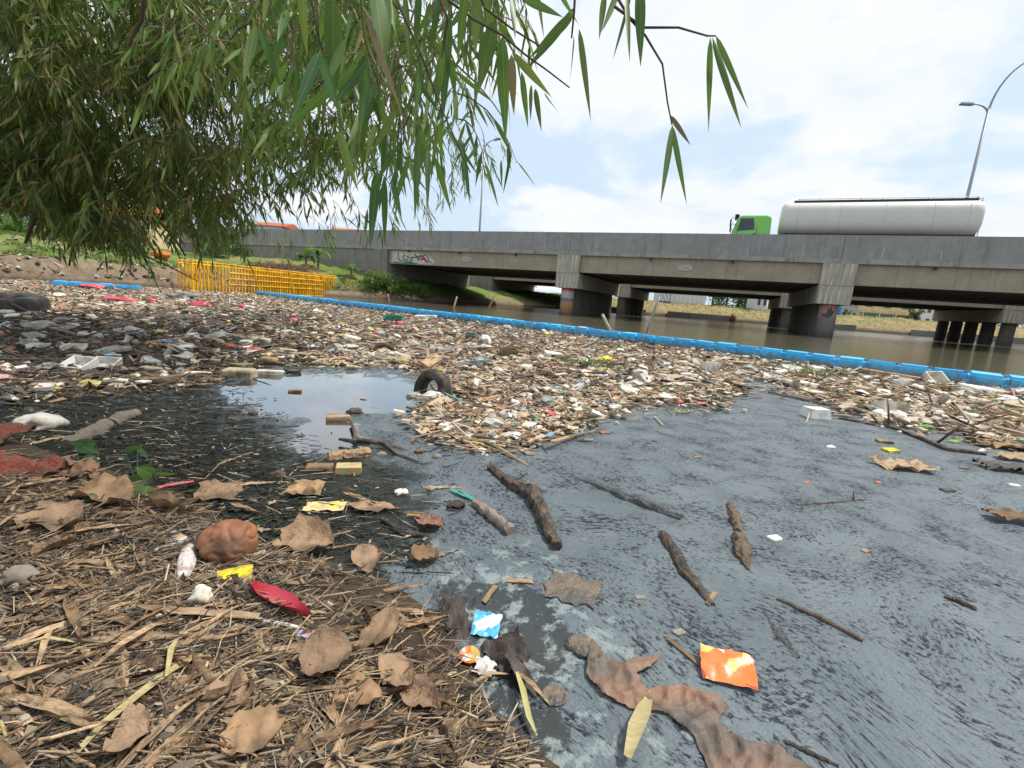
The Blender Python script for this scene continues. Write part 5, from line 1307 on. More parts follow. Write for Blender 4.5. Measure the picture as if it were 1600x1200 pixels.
def branch(name, mat, pxs, rpx, label, cat, lift=0.0, n=9, jit=.06, mark=None, forks=(), sub=8):
    pts = []; rs_ = []
    for i in range(len(pxs)-1):
        for k in range(sub):
            f = k/sub; x = pxs[i][0]*(1-f)+pxs[i+1][0]*f; y = pxs[i][1]*(1-f)+pxs[i+1][1]*f; rr = rpx[i]*(1-f)+rpx[i+1]*f
            p = hit(x, y); pts.append(p); rs_.append(rr*pxsize(p))
    p = hit(*pxs[-1]); pts.append(p); rs_.append(rpx[-1]*pxsize(p)); b0 = pts[0].copy(); px_ = pxs[0][0]
    pts = [q+Vector((random.gauss(0, .15)*r, random.gauss(0, .15)*r, lift+r*.25+random.gauss(0, .12)*r)) for q, r in zip(pts, rs_)]
    e = empty(name, b0); tag(e, label, cat)
    m_ = MB(); m_.ridge = [random.uniform(-.13, .13) for _ in range(14)]; m_.tube([q-b0 for q in pts], [r*(random.uniform(.97, 1.03)+.25*max(0, mnoise.noise(Vector((i*.22, px_, 2))))) for i, r in enumerate(rs_)], 14, True, jit); m_.build('stem', mat, e)
    for (i, dx, dy, dz, r) in forks:
        q = pts[int(i*(len(pts)-1))]-b0; m_ = MB(); m_.tube([q, q+Vector((dx*.6, dy*.6, dz*.7)), q+Vector((dx, dy, dz))], [r, r*.7, r*.3], 6); m_.build('side_branch', mat, e, True)
    if mark: LAND.append((pxs[len(pxs)//2][0], pxs[len(pxs)//2][1], mark))
    return e
lens = lambda u: math.sin(PI*min(1, max(.03, u**.8)))
strip = lambda u: .8+.2*math.sin(PI*u)
def sh(w, h, nx=8, ny=6, amp=.02, seed=0, **k): return sheet(w, h, nx, ny, amp, seed, **k)
def px2(px, py, n): return n*pxsize(hit(px, py))

# --- on the near bank
s_ = px2(360, 870, 42); m_ = blob((1, 1, 1), .0, 2.0, 4, 5); nv = []
for x, y, z in m_.v:
    q = Vector((x, y, z)); k = 1+.12*mnoise.noise(q*1.6)-.09*(1-min(1, abs(mnoise.noise(q*1.5+Vector((4, 2, 7))))*4))**2-.03*(1-min(1, abs(mnoise.noise(q*3.2))*4))**2
    nv.append((x*k*s_, y*k*s_*.95, z*k*s_*.86))
m_.v = nv
hero(m_, 'crumpled_bag', 'orange_bag', 360, 872, 'round crumpled orange-brown bag at the edge of the dark water', 'bag', lift=s_*.62, smooth=True, mark='the round orange bag')
def cob(L, w_):
    m_ = MB(); n = 30; R = w_/2
    vs = []; k = 24
    for i in range(n+1):
        u = i/n; rr = R*(math.sin(PI*min(.97, max(.03, .1+.86*u)))**.55)
        for j in range(k):
            q = rr*(1+.07*math.cos(j*2.0944)+.03*math.cos(i*2.4)); a = 2*PI*j/k; vs.append(((u-.5)*L, q*math.cos(a), q*math.sin(a)))
    m_.add(vs, [(i*k+j, (i+1)*k+j, (i+1)*k+(j+1) % k, i*k+(j+1) % k) for i in range(n) for j in range(k)]+[tuple(range(k)), tuple(n*k+j for j in range(k-1, -1, -1))]); return m_
along(cob, 'corn_cob', 'corn', (286, 910), (297, 858), 25, 'pale bare corn cob on the near bank below the orange bag', 'corn cob', .012, smooth=True, mark='the corn cob')
s_ = px2(365, 908, 48); hero(sh(s_, s_*.85, 8, 6, s_*.10, 3, base=.012), 'snack_wrapper', 'yellow_wrapper', 367, 908, 'bright yellow snack wrapper lying beside the corn cob', 'wrapper', .5, .008, .1, mark='the yellow wrapper')
s_ = px2(315, 940, 17); hero(blob((s_, s_*.8, s_*1.1), .4, 1.8, 9, 3), 'foam_lump', 'foam', 315, 945, 'crumpled off-white foam lump below the corn cob', 'foam', lift=s_*.6, smooth=True, mark='the foam lump below the corn cob')
along(lambda L, w_: sh(L, w_, 10, 4, .006, 5, shape=lens, curl=.5, base=.01), 'plastic_shard', 'red_plastic', (392, 931), (486, 978), 30, 'pinkish red pointed plastic shard on the near bank', 'plastic', .014, smooth=True, mark='the red plastic shard')
branch('dark_stick', 'wet_bark', [(350, 892), (390, 935), (440, 968), (525, 1005)], [4, 4.5, 4, 3], 'dark stick lying across the yellow wrapper and red shard', 'stick', .012)
along(lambda L, w_: sh(L, w_, 14, 3, .004, 6, shape=strip, curl=.25, base=.006), 'bamboo_strip', 'dry_leaf_pale', (216, 962), (404, 977), 17, 'long flat pale bamboo strip left of the red shard', 'bamboo strip', .014, mark='the flat bamboo strip')
along(lambda L, w_: stick_mb(L, w_/2, 4, .02), 'plastic_tube', 'white_plastic', (400, 974), (486, 992), 8, 'thin grey plastic tube beside the end of the bamboo strip', 'tube', .012)
s_ = px2(470, 998, 34); hero(sh(s_, s_*.5, 6, 4, .005, 8, base=.006), 'sachet', 'sachet_print', 478, 1000, 'small purple and orange printed sachet below the red shard', 'sachet', -.25, .012)
s_ = px2(270, 848, 42); hero(chunk(s_, s_*.55, s_*.18, 3, .1, .1), 'printed_box', 'box_print', 270, 848, 'flattened grey printed box with orange corner left of the orange bag', 'box', -.45, .012, .2)
branch('muddy_branch', 'mud_lump', [(-60, 1092), (60, 1072), (130, 1080), (190, 1080)], [13, 13, 12, 8], 'thick muddy branch at the left end of the bottom edge', 'branch', .01, mark='the thick muddy branch')
def reed(pxs, w_, name, mat, label, cat='reed', lift=.02):
    pts = [hit(*q) for q in pxs]; b0 = pts[0].copy(); m_ = MB(); vs = []; n = len(pts)
    for i, q in enumerate(pts):
        d = (pts[min(i+1, n-1)]-pts[max(i-1, 0)]); sd_ = Vector((-d.y, d.x, 0)).normalized(); u = i/(n-1); ww = w_*pxsize(q)*.5*(math.sin(PI*(.12+.84*u))**.7); z = Vector((0, 0, lift+.012*math.sin(u*5)))
        vs += [q-b0+sd_*ww+z, q-b0+z+Vector((0, 0, -ww*.35)), q-b0-sd_*ww+z]
    m_.add(vs, [(i*3+j, i*3+j+1, i*3+j+4, i*3+j+3) for i in range(n-1) for j in range(2)])
    o = link(name, m_.mesh(name, mat, True), None, b0); tag(o, label, cat); return o
reed([(115, 1210), (160, 1165), (215, 1118), (265, 1070), (320, 1030), (372, 985)], 15, 'long_reed', 'yellow_leaf', 'long pale split reed running up from the bottom edge', 'reed', .03); LAND.append((220, 1110, 'the long split reed'))
reed([(150, 1062), (190, 1035), (240, 1000), (270, 985), (295, 975)], 13, 'curled_leaf', 'dry_leaf_pale', 'pinkish tan curled leaf pointing to the bamboo strip', 'leaf', .03)
reed([(62, 1060), (75, 1020), (86, 990)], 10, 'narrow_leaf', 'dry_leaf_pale', 'narrow upright tan leaf at the left above the muddy branch', 'leaf', .03)
reed([(262, 1080), (270, 1040), (285, 1000)], 9, 'narrow_leaf', 'yellow_leaf', 'narrow greenish yellow leaf crossing the long reed', 'leaf', .035)
reed([(30, 1028), (75, 1020), (140, 1018)], 7, 'narrow_leaf', 'yellow_leaf', 'flat greenish leaf lying left of the tan upright leaf', 'leaf', .03)
s_ = px2(32, 905, 22); hero(blob((s_, s_*.8, s_*.8), .35, 1.5, 12, 3), 'stone', 'stone', 32, 908, 'grey and white rounded stone at the left edge of the near bank', 'stone', lift=s_*.4, smooth=True, mark='the rounded stone')
along(lambda L, w_: sh(L, w_, 8, 3, .004, 11, shape=lens, base=.004), 'red_leaf', 'brown_cloth', (122, 947), (192, 942), 15, 'reddish brown leaf between the stone and the corn cob', 'leaf', .02)
along(lambda L, w_: sh(L, w_, 8, 5, .02, 12, shape=lens, curl=.6, base=.02), 'yellow_husk', 'dry_leaf_pale', (232, 788), (290, 810), 26, 'ochre curled husk above the corn cob', 'husk', .014)
s_ = px2(345, 775, 58); hero(sh(s_, s_*.7, 8, 6, s_*.10, 14, ragged=.6, base=.02), 'dry_leaf', 'paper_leaf', 343, 778, 'broad grey-brown leaf standing at the edge of the dark water', 'leaf', .3, .025, .35)
along(lambda L, w_: sh(L, w_, 8, 2, .004, 15, base=.006, curl=.3), 'plastic_ribbon', 'pink_plastic', (250, 775), (306, 765), 9, 'short magenta plastic ribbon above the orange bag', 'ribbon', .03)
# large papery leaves in the lower middle
for i, (px, py, wpx, hp, yaw, mt, lab) in enumerate([
    (350, 1110, 100, 46, .1, 'paper_leaf', 'large flat papery leaf near the bottom edge right of the long reed'),
    (515, 1050, 84, 46, .5, 'paper_leaf', 'large crumpled papery leaf below the printed sachet'),
    (600, 1000, 52, 44, -.3, 'paper_leaf', 'triangular papery leaf standing on the bare mud'),
    (620, 1075, 52, 36, .9, 'paper_leaf', 'pale folded papery leaf below the triangular leaf'),
    (560, 1105, 84, 34, -.2, 'dry_leaf', 'broad brown leaf low on the near bank left of the scummy water'),
    (660, 1115, 70, 28, -.5, 'paper_leaf', 'tan leaf on the bank beside the scummy water'),
    (400, 1165, 90, 40, .3, 'dry_leaf', 'brown leaf at the bottom edge below the large flat leaf'),
    (480, 862, 92, 44, -.15, 'paper_leaf', 'curled grey-brown leaf right of the orange bag'),
    (575, 885, 46, 34, .6, 'paper_leaf', 'pointed grey-brown leaf rising from the dark water edge'),
    (210, 1175, 55, 38, .2, 'paper_leaf', 'small curled leaf at the bottom edge beside the long reed'),
    (90, 820, 110, 40, -.3, 'paper_leaf', 'long brown leaf on the left of the bank below the red cloth'),
    (170, 790, 110, 36, -.25, 'dry_leaf', 'long brown leaf in front of the green weed')]):
    w_ = px2(px, py, wpx); h_ = px2(px, py, hp)*1.7
    hero(sh(w_, h_, 12, 8, w_*.16, 20+i, freq=3.0, ragged=.35, curl=.10, base=.02, fold=.35*(1 if i % 2 else -.4), shape=lambda u: 1.1*math.sin(PI*min(.99, max(.03, u**.7)))**.7), 'papery_leaf', mt, px, py, lab, 'leaf', yaw, .02, .12, -.05, smooth=True, mark=('the large flat leaf', 'the big crumpled leaf', 'the triangular leaf')[i] if i in (0, 1, 2) else None)
# green weed
wp = hit(215, 765); weed = empty('weed', wp); tag(weed, 'small green weed with pointed leaves at the edge of the dark water', 'weed'); LAND.append((215, 750, 'the green weed'))
ms = MB(); r_ = random.Random(4)
for (a, b_, c_, d_, wd) in [(240, 750, 212, 734, 20), (242, 748, 276, 744, 15), (232, 765, 218, 785, 30), (225, 758, 178, 752, 16), (205, 765, 188, 762, 10), (150, 718, 112, 745, 24), (150, 700, 106, 696, 14), (118, 700, 156, 712, 16), (215, 705, 232, 722, 8), (196, 710, 222, 702, 9), (150, 778, 130, 790, 12), (120, 790, 142, 824, 10)]:
    dd = hit(a, b_).y; p0 = at(a, b_-6, dd*.955); p1 = at(c_, d_-4, dd*.93)
    o = hang_leaf(weed, p0, p1, wd*pxsize(p0)*1.1, 'bamboo_leaf_near', r_); 
    ms.tube([Vector((0, 0, 0)) if abs(a-215) < 60 else hit(a+5, b_+20)-wp, (p0-wp)*.6 if abs(a-215) < 60 else p0-wp+Vector((0, 0, -.02)), p0-wp], [.003, .0025, .0015], 5, False)
ms.build('stem', 'weed_leaf', weed)
# red cloth, bags and plank at the left
for i, (px, py, wpx, hp, mt, lab) in enumerate([(35, 748, 130, 26, 'red_cloth', 'faded red cloth half buried in litter at the left edge'), (2, 690, 56, 34, 'red_cloth', 'bright red crumpled cloth beside the white bag at the left edge'), (118, 750, 56, 22, 'brown_cloth', 'dull pink rag below the weathered log')]):
    w_ = px2(px, py, wpx); hero(sh(w_, px2(px, py, hp)*2.0, 22, 12, w_*.2, 50+i, freq=3.6, ragged=.9, base=.02), 'rag', mt, px, py, lab, 'cloth', .1*i, .03, .15, smooth=True, mark='the faded red cloth' if i == 0 else None)
s_ = px2(65, 665, 34); hero(blob((s_, s_*.7, s_*.45), .35, 1.6, 31, 3), 'plastic_bag', 'white_plastic', 68, 668, 'bulging whitish bag beside the red cloth at the left', 'bag', -.2, s_*.2, smooth=True, mark='the bulging whitish bag')
branch('weathered_log', 'grey_wood', [(110, 700), (150, 678), (182, 662), (212, 648)], [13, 12, 10, 8], 'weathered grey-brown log slanting into the dark water at the left', 'log', .0, mark='the weathered log', jit=.10)
# --- shore of the scummy water
for px, py, w_, h_, yaw, lab in ((712, 975, 34, 60, 1.9, 'black rotten leaf standing at the shore beside the blue packet'), (792, 1030, 62, 52, .3, 'black rotten leaf floating right of the orange cup'), (812, 1062, 24, 60, 2.1, 'narrow black leaf in the scummy water')):
    ww = px2(px, py, w_); hero(sh(ww, px2(px, py, h_)*1.3, 8, 8, ww*.3, int(px), freq=6, ragged=.7, base=.015), 'rotten_leaf', 'dead_black_leaf', px, py, lab, 'leaf', yaw-1.5, .012, .3, smooth=True)
s_ = px2(760, 982, 42); hero(sh(s_, s_*.95, 8, 6, s_*.12, 61, ragged=.2, base=.012), 'snack_packet', 'blue_print', 760, 984, 'small bright blue and white packet at the edge of the scummy water', 'packet', -.15, .012, .35, mark='the blue packet')
m_ = cup_mb(px2(733, 1030, 15), px2(733, 1030, 14), 1); hero(m_, 'broken_cup', 'noodle_print', 733, 1034, 'orange cup bottom at the muddy shore below the blue packet', 'cup', 0, .002, .12, smooth=True, mark='the orange cup')
s_ = px2(757, 1050, 34); hero(sh(s_, s_*.8, 6, 5, s_*.12, 63, ragged=.7, base=.01), 'paper_scrap', 'white_plastic', 757, 1050, 'cream paper scrap beside the orange cup', 'paper', -.3, .01, .2)
# brown cloth, its drowned continuation and things around
def heap(px, py, wpx, hpx, amp, seed, freq=6.0):
    w_ = px2(px, py, wpx); return sheet(w_, px2(px, py, hpx)*1.5, 30, 26, amp, seed, freq=freq, ragged=.6, base=amp*.12)
def patch(name, mat, pxpoly, step, amp, freq, seed, label, cat, base=.008, edge_w=.03, ridge=.5, mark=None, tilt=None):
    wp_ = [gp(*q) for q in pxpoly]; cx = sum(q.x for q in wp_)/len(wp_); cy = sum(q.y for q in wp_)/len(wp_)
    poly = [(q.x-cx, q.y-cy) for q in wp_]; xs_ = [q[0] for q in poly]; ys_ = [q[1] for q in poly]
    gxx = np.arange(min(xs_)-step, max(xs_)+step, step); gyy = np.arange(min(ys_)-step, max(ys_)+step, step)
    pts = np.array([(x, y) for y in gyy for x in gxx]); d = sdist(pts, np.array(poly)); n_ = len(gxx); m_ = MB(); idx = {}
    for k in range(len(pts)):
        x, y = pts[k]; q = Vector((x*freq, y*freq, seed)); e = min(1, max(0, (d[k]+.004)/edge_w))
        if abs(d[k]) < step*1.6:
            gr = sdist(np.array([(x+.002, y), (x-.002, y), (x, y+.002), (x, y-.002)]), np.array(poly)); gv = Vector((gr[0]-gr[1], gr[2]-gr[3], 0))
            if d[k] < .3*step and gv.length > 1e-6: gv.normalize(); x -= gv.x*d[k]; y -= gv.y*d[k]
        wob = .005*mnoise.noise(Vector((x*30, y*30, seed)))
        cr_ = (1-min(1, abs(mnoise.noise(q*1.3+Vector((3, 3, 3))))*2.6))**2.2; cr2 = (1-min(1, abs(mnoise.noise(q*2.7+Vector((9, 1, 4))))*3))**2
        z = base+amp*(.25+.5*max(-.4, mnoise.noise(q*.6))+ridge*(.7*cr_+.45*cr2)*min(1, .25+e)+.10*mnoise.noise(q*6)+.16*(1-min(1, abs(mnoise.noise(q*5+Vector((2, 8, 1))))*3.5)))
        if tilt: z += e*tilt(x, y)
        idx[k] = (x+wob, y+wob, max(z, .0045 if d[k] > .012 else -.004))
    used = {}
    for j in range(len(gyy)-1):
        for i in range(n_-1):
            q4 = (j*n_+i, j*n_+i+1, (j+1)*n_+i+1, (j+1)*n_+i)
            if sum(d[k] > -.004 for k in q4) >= 3:
                f = []
                for k in q4:
                    if k not in used: used[k] = len(m_.v); m_.v.append(idx[k])
                    f.append(used[k])
                m_.f.append(tuple(f))
    o = m_.build(name, mat, None, True, loc=(cx, cy, 0)); tag(o, label, cat)
    if mark: LAND.append((sum(q[0] for q in pxpoly)/len(pxpoly), sum(q[1] for q in pxpoly)/len(pxpoly), mark))
    return o
CW = gp(950, 1040)
def cloth_rise(x, y):
    d = math.hypot(x+.30, y-.21); return .03*max(0, 1-d/.16)
patch('soaked_cloth', 'wet_cloth', [(918, 1016), (932, 1012), (945, 1033), (970, 1044), (1000, 1034), (1032, 1033), (1015, 1050), (990, 1060), (1010, 1082), (1060, 1078), (1120, 1092), (1138, 1112), (1120, 1132), (1150, 1158), (1215, 1176), (1275, 1215), (1190, 1225), (1110, 1215), (1082, 1152), (1040, 1120), (985, 1112), (940, 1090), (916, 1058)], .006, .020, 9, 70, 'long wet brown cloth, crumpled up at one end, in the scummy water', 'cloth', .006, .03, 1.0, 'the wet brown cloth', cloth_rise)
s_ = px2(905, 1010, 26); hero(blob((s_, s_*.8, s_*.35), .4, 1.6, 75, 3), 'plastic_bag', 'drowned_cloth', 908, 1012, 'muddy bag afloat above the wet brown cloth', 'bag', 0, .004, smooth=True)
s_ = px2(895, 920, 82); hero(sh(s_, s_*.85, 10, 8, s_*.05, 76, ragged=.8, base=.006), 'soaked_leaf', 'drowned_cloth', 895, 922, 'broad soaked brown leaf flat on the scummy water', 'leaf', -.3, .004, smooth=True, mark='the broad soaked leaf')
reed([(978, 1200), (990, 1160), (1003, 1125), (1017, 1090)], 25, 'bamboo_leaf', 'yellow_leaf', 'pale yellow bamboo leaf standing in the scum at the bottom edge', 'leaf', .03); LAND.append((995, 1140, 'the pale yellow leaf'))
reed([(806, 1065), (815, 1100), (825, 1135), (838, 1160)], 10, 'bamboo_leaf', 'green_straw', 'narrow greenish leaf in the scum left of the pale yellow leaf', 'leaf', .03)
reed([(797, 1055), (830, 1085), (860, 1110)], 9, 'dry_reed', 'dry_leaf_pale', 'tan split reed crossing the scum beside the greenish leaf', 'reed', .025)
reed([(740, 1080), (765, 1068), (795, 1060)], 9, 'dry_reed', 'dry_leaf_pale', 'short tan reed at the shore below the cream scrap', 'reed', .025)
s_ = px2(1135, 1050, 78); hero(sh(s_, s_*.75, 10, 8, s_*.055, 77, freq=3.5, ragged=.15, base=.016), 'noodle_packet', 'noodle_print', 1135, 1053, 'orange printed noodle packet floating on the grey sludge', 'packet', -.28, .012, .25, -.03, smooth=True, mark='the orange noodle packet')
q_ = px2(866, 1090, 20); m_ = MB(); m_.lathe([(q_, 0), (q_, q_*.12), (q_*.86, q_*.16), (q_*.8, q_*.1), (q_*.5, q_*.1), (q_*.44, q_*.16), (q_*.2, q_*.14)], 24); hero(m_, 'jar_lid', 'drowned_cloth', 866, 1090, 'muddy round lid in the scummy water', 'lid', 0, .004, smooth=True)
for a, b_, w_, lab in (((755, 945), (775, 918), 7, 'short red-brown splinter above the broad soaked leaf'), ((790, 910), (832, 912), 8, 'flat reddish splinter left of the broad soaked leaf'), ((1042, 1000), (1095, 1045), 6, 'thin reed pointing at the orange noodle packet'), ((1105, 948), (1118, 928), 6, 'short straw crossing the sunken log')):
    along(lambda L, w_: chunk(L, w_*1.1, w_*.2, 3, .2, .1), 'splinter', 'dry_leaf', a, b_, w_, lab, 'splinter', .008)
# --- branches and logs in the sludge
branch('driftwood_branch', 'wet_bark', [(765, 733), (800, 760), (832, 778), (848, 808), (858, 836), (872, 862)], [5, 8, 13, 11, 10, 8], 'thick forked branch lying in the grey sludge near the centre', 'branch', .012, mark='the thick forked branch', forks=((.22, .07, .02, .05, .006),))
branch('driftwood_stick', 'grey_wood', [(742, 790), (770, 812), (800, 838)], [7, 9, 10], 'short grey stick left of the thick forked branch', 'stick', .008)
along(lambda L, w_: sh(L, w_, 8, 3, .004, 81, shape=lens, base=.006), 'green_strip', 'green_plastic', (702, 768), (748, 788), 11, 'teal plastic strip at the end of the short grey stick', 'plastic', .012)
branch('sunken_log', 'sunken_bark', [(895, 742), (980, 778), (1065, 812)], [8, 13, 10], 'sunken log barely showing right of the thick forked branch', 'log', -.018)
branch('driftwood_stick', 'wet_bark', [(1036, 838), (1068, 892), (1112, 948)], [8, 10, 5], 'tapering dark stick in the sludge left of the twin wood pieces', 'stick', .0)
branch('driftwood_piece', 'log_brown', [(1140, 788), (1148, 812), (1152, 832)], [5, 9, 6], 'upper of two brown wood pieces in the sludge', 'wood', .0)
branch('driftwood_piece', 'log_brown', [(1154, 842), (1160, 868), (1168, 892)], [10, 12, 3], 'lower of two brown wood pieces in the sludge', 'wood', .0, mark='the lower brown wood piece')
branch('sunken_log', 'sunken_bark', [(1198, 960), (1222, 1000), (1248, 1035)], [10, 14, 10], 'sunken log above the orange noodle packet', 'log', -.02)
branch('sunken_log', 'sunken_bark', [(1118, 955), (1145, 990), (1170, 1020)], [5, 7, 4], 'thin sunken branch left of the sunken log', 'branch', -.01)
branch('reed_stalk', 'grey_wood', [(1214, 938), (1280, 968), (1348, 1004)], [2.5, 4.5, 4], 'straight reed stalk on the sludge at the right', 'reed', .006, mark='the straight reed stalk')
branch('dark_twig', 'wet_bark', [(1478, 936), (1500, 944), (1524, 955)], [4, 5, 4], 'short dark twig on the sludge at the far right', 'twig', .004)
branch('dark_twig', 'wet_bark', [(1225, 1160), (1265, 1180), (1310, 1200)], [3, 4, 3], 'brown twig at the bottom edge on the right', 'twig', .004)
branch('dark_twig', 'wet_bark', [(1245, 790), (1300, 787), (1352, 782)], [1.5, 2, 1.2], 'thin upturned twig on the sludge right of the wood pieces', 'twig', .004, forks=((.85, .0, .01, .06, .004),))
branch('long_pole', 'grey_wood', [(1200, 615), (1290, 634), (1400, 643), (1500, 652), (1625, 664)], [1.5, 2.5, 3.2, 3.5, 4], 'long thin pole reaching in from the right edge over the sludge', 'pole', .02, mark='the long thin pole')
branch('drift_branch', 'wet_bark', [(1310, 655), (1400, 672), (1480, 705), (1540, 712)], [2, 2.5, 4, 3], 'dark branch below the long thin pole', 'branch', .01, forks=((.3, .05, .15, .25, .012), (.6, .1, -.1, .2, .012)))
branch('drift_branch', 'wet_bark', [(1470, 660), (1530, 672), (1620, 712)], [3, 3, 2], 'curved branch at the right edge below the long pole', 'branch', .02, forks=((.4, .15, -.2, .18, .012),))
for px, py, w_, h_, mt, lab in ((1412, 733, 78, 12, 'dry_leaf_pale', 'pale leaf clump floating on the sludge below the long pole'), (1565, 700, 80, 30, 'dry_leaf', 'brown leaf heap at the right edge below the long pole'), (1580, 815, 70, 26, 'dry_leaf', 'brown leaf heap at the right edge of the sludge'), (1570, 735, 70, 14, 'dead_black_leaf', 'dark leaf mat at the right edge'), (1590, 720, 60, 18, 'dry_leaf_pale', 'pale leaves caught on the branch at the right edge')):
    ww = px2(px, py, w_); hero(sh(ww, ww*.45, 12, 6, ww*.14, px, freq=8, ragged=.9, base=.03), 'leaf_heap', mt, px, py, lab, 'leaves', -.15, .01, smooth=True, mark='the brown leaf heap at the right edge' if px == 1580 else None)
s_ = px2(1273, 652, 30); hero(box_mb(s_*1.15, s_*.9, s_*.55, 0), 'foam_tub', 'foam_clean', 1273, 652, 'upturned white foam tub alone on the sludge before the long pole', 'tub', .1, s_*.5, PI, mark='the lone foam tub')
for px, py, mt, w_, lab in ((1298, 700, 'foam_clean', 14, 'small pale flake on the sludge below the foam tub'), (1382, 692, 'cardboard', 20, 'tan scrap left of the green lids on the sludge'), (1392, 706, 'yellow_wrapper', 22, 'yellow scrap on the sludge below the tan scrap'), (1490, 692, 'lime_plastic', 17, 'green bottle cap on the sludge near the right edge'), (1445, 671, 'lime_plastic', 26, 'green strip of plastic at the edge of the raft'), (1260, 754, 'orange_tarp', 8, 'tiny orange bead on the sludge'), (1372, 755, 'orange_tarp', 9, 'tiny orange flake right of the orange bead'), (1210, 844, 'foam_clean', 24, 'pale green-white strip right of the wood pieces'), (1352, 862, 'cardboard', 14, 'tan crumb on the sludge in the right half'), (1090, 716, 'cardboard', 12, 'tan crumb above the sunken log'), (1505, 733, 'cardboard', 12, 'tan crumb below the green cap'), (1584, 760, 'foam_clean', 14, 'white crumb at the right edge'), (945, 678, 'orange_bag', 17, 'rust coloured leaf on the sludge before the raft'), (1480, 768, 'wet_bark', 18, 'dark clod on the sludge at the right'), (1022, 690, 'wet_bark', 9, 'dark pointed tip sticking out of the sludge'), (1060, 990, 'stone', 20, 'brown pebble right of the thin reed'), (1000, 935, 'stone', 16, 'brown pebble near the broad soaked leaf')):
    ww = px2(px, py, w_); hero(chunk(ww, ww*.6, ww*.28, px, .25, .2), 'scrap', mt, px, py, lab, 'scrap', random.uniform(-.4, .4), ww*.08)
# --- in and around the dark water
branch('short_log', 'tan_wood', [(512, 719), (545, 716), (572, 712)], [8, 9, 7], 'short brown log floating below the open puddle', 'log', .012, mark='the short brown log')
s_ = px2(545, 738, 38); hero(chunk(s_, s_*.6, s_*.42, 2, .06, .06), 'printed_carton', 'card_print', 545, 738, 'small printed carton right below the short log', 'carton', .25, s_*.12)
s_ = px2(477, 772, 54); hero(sh(s_, s_*.75, 8, 6, s_*.16, 91, ragged=.5, base=.025), 'cardboard_scrap', 'cardboard', 477, 772, 'bent cardboard scrap on the dark water below the puddle', 'cardboard', .15, .012, .15)
s_ = px2(508, 796, 58); hero(sh(s_, s_*.55, 8, 5, .008, 92, base=.012), 'food_wrapper', 'yellow_print', 508, 797, 'yellow and white printed wrapper flat on the dark water', 'wrapper', .15, .008, mark='the yellow and white wrapper')
s_ = px2(585, 795, 78); hero(sh(s_, s_*.45, 10, 5, .012, 93, ragged=.6, base=.012, shape=lens), 'soaked_leaf', 'paper_leaf', 585, 796, 'flat grey-brown leaf right of the yellow and white wrapper', 'leaf', .05, .008)
for px, py, w_, mt, nm, lab in ((627, 772, 22, 'foam', 'foam_lump', 'cream foam lump right of the carton'), (672, 766, 18, 'stone', 'stone', 'brown clod above the teal strip'), (647, 808, 24, 'cardboard', 'carton', 'small tan block right of the grey-brown leaf'), (663, 878, 46, 'dry_leaf', 'curled_husk', 'brown bowl-shaped husk in the dark water'), (672, 825, 44, 'brown_cloth', 'red_leaf', 'reddish leaf above the brown husk'), (683, 716, 17, 'stone', 'pebble', 'oval brown clod right of the short log'), (655, 708, 16, 'dry_leaf', 'curled_leaf', 'curled brown leaf above the oval clod'), (712, 795, 28, 'dead_black_leaf', 'rotten_leaf', 'black curled leaf beside the teal strip'), (650, 690, 14, 'dry_leaf_pale', 'scrap', 'orange-tan scrap below the raft tip'), (597, 712, 16, 'stone', 'pebble', 'small brown clod right of the short log'), (500, 735, 40, 'cardboard', 'scrap', 'tan scrap left of the carton'), (435, 745, 26, 'wet_bark', 'clod', 'dark clod left of the tan scrap'), (568, 625, 9, 'cardboard', 'floating_cork', 'brown cork shaped piece alone on the open puddle'), (425, 684, 11, 'dry_leaf_pale', 'scrap', 'upright tan scrap at the left end of the puddle'), (530, 656, 34, 'tan_wood', 'bark_piece', 'brown bark piece at the near rim of the puddle'), (555, 646, 24, 'wet_bark', 'clod', 'dark leaf at the near rim of the puddle'), (395, 648, 16, 'wet_bark', 'clod', 'dark clod in the left part of the puddle'), (460, 613, 18, 'cardboard', 'scrap', 'soggy brown scrap at the far left of the puddle')):
    ww = px2(px, py, w_)
    if nm in ('curled_husk', 'curled_leaf', 'red_leaf', 'rotten_leaf'): m_ = sh(ww, ww*.8, 8, 6, ww*.18, px, ragged=.5, curl=.35 if nm == 'curled_husk' else .15, base=ww*.14, shape=lambda u: .5+.6*math.sin(PI*u))
    elif nm in ('stone', 'pebble', 'foam_lump', 'clod'): m_ = blob((ww/2, ww*.38, ww*.3), .35, 1.7, px, 3)
    else: m_ = chunk(ww, ww*.55, ww*.3, px, .2, .15)
    hero(m_, nm, mt, px, py, lab, nm.replace('_', ' ').split(' ')[-1], random.uniform(-.4, .4), ww*.08, smooth=nm not in ('scrap', 'carton'), mark='the brown bowl-shaped husk' if px == 663 else None)
branch('thin_branch', 'wet_bark', [(548, 664), (556, 688), (552, 698), (530, 694)], [2, 3, 3.5, 2], 'bent thin branch sticking out at the rim of the puddle', 'branch', .03)
branch('thin_branch', 'wet_bark', [(552, 690), (600, 696), (620, 712), (655, 725)], [4, 3, 2, 1.5], 'thin branch trailing right from the rim of the puddle', 'branch', .012)
branch('thin_branch', 'wet_bark', [(595, 815), (630, 838), (668, 842)], [3, 4, 3], 'dark bent twig above the brown husk', 'twig', .012)
branch('thin_branch', 'grey_wood', [(635, 640), (700, 655), (780, 672), (850, 680)], [2, 2.5, 2.5, 2], 'pale thin branch along the front of the raft below the tyre', 'branch', .02)
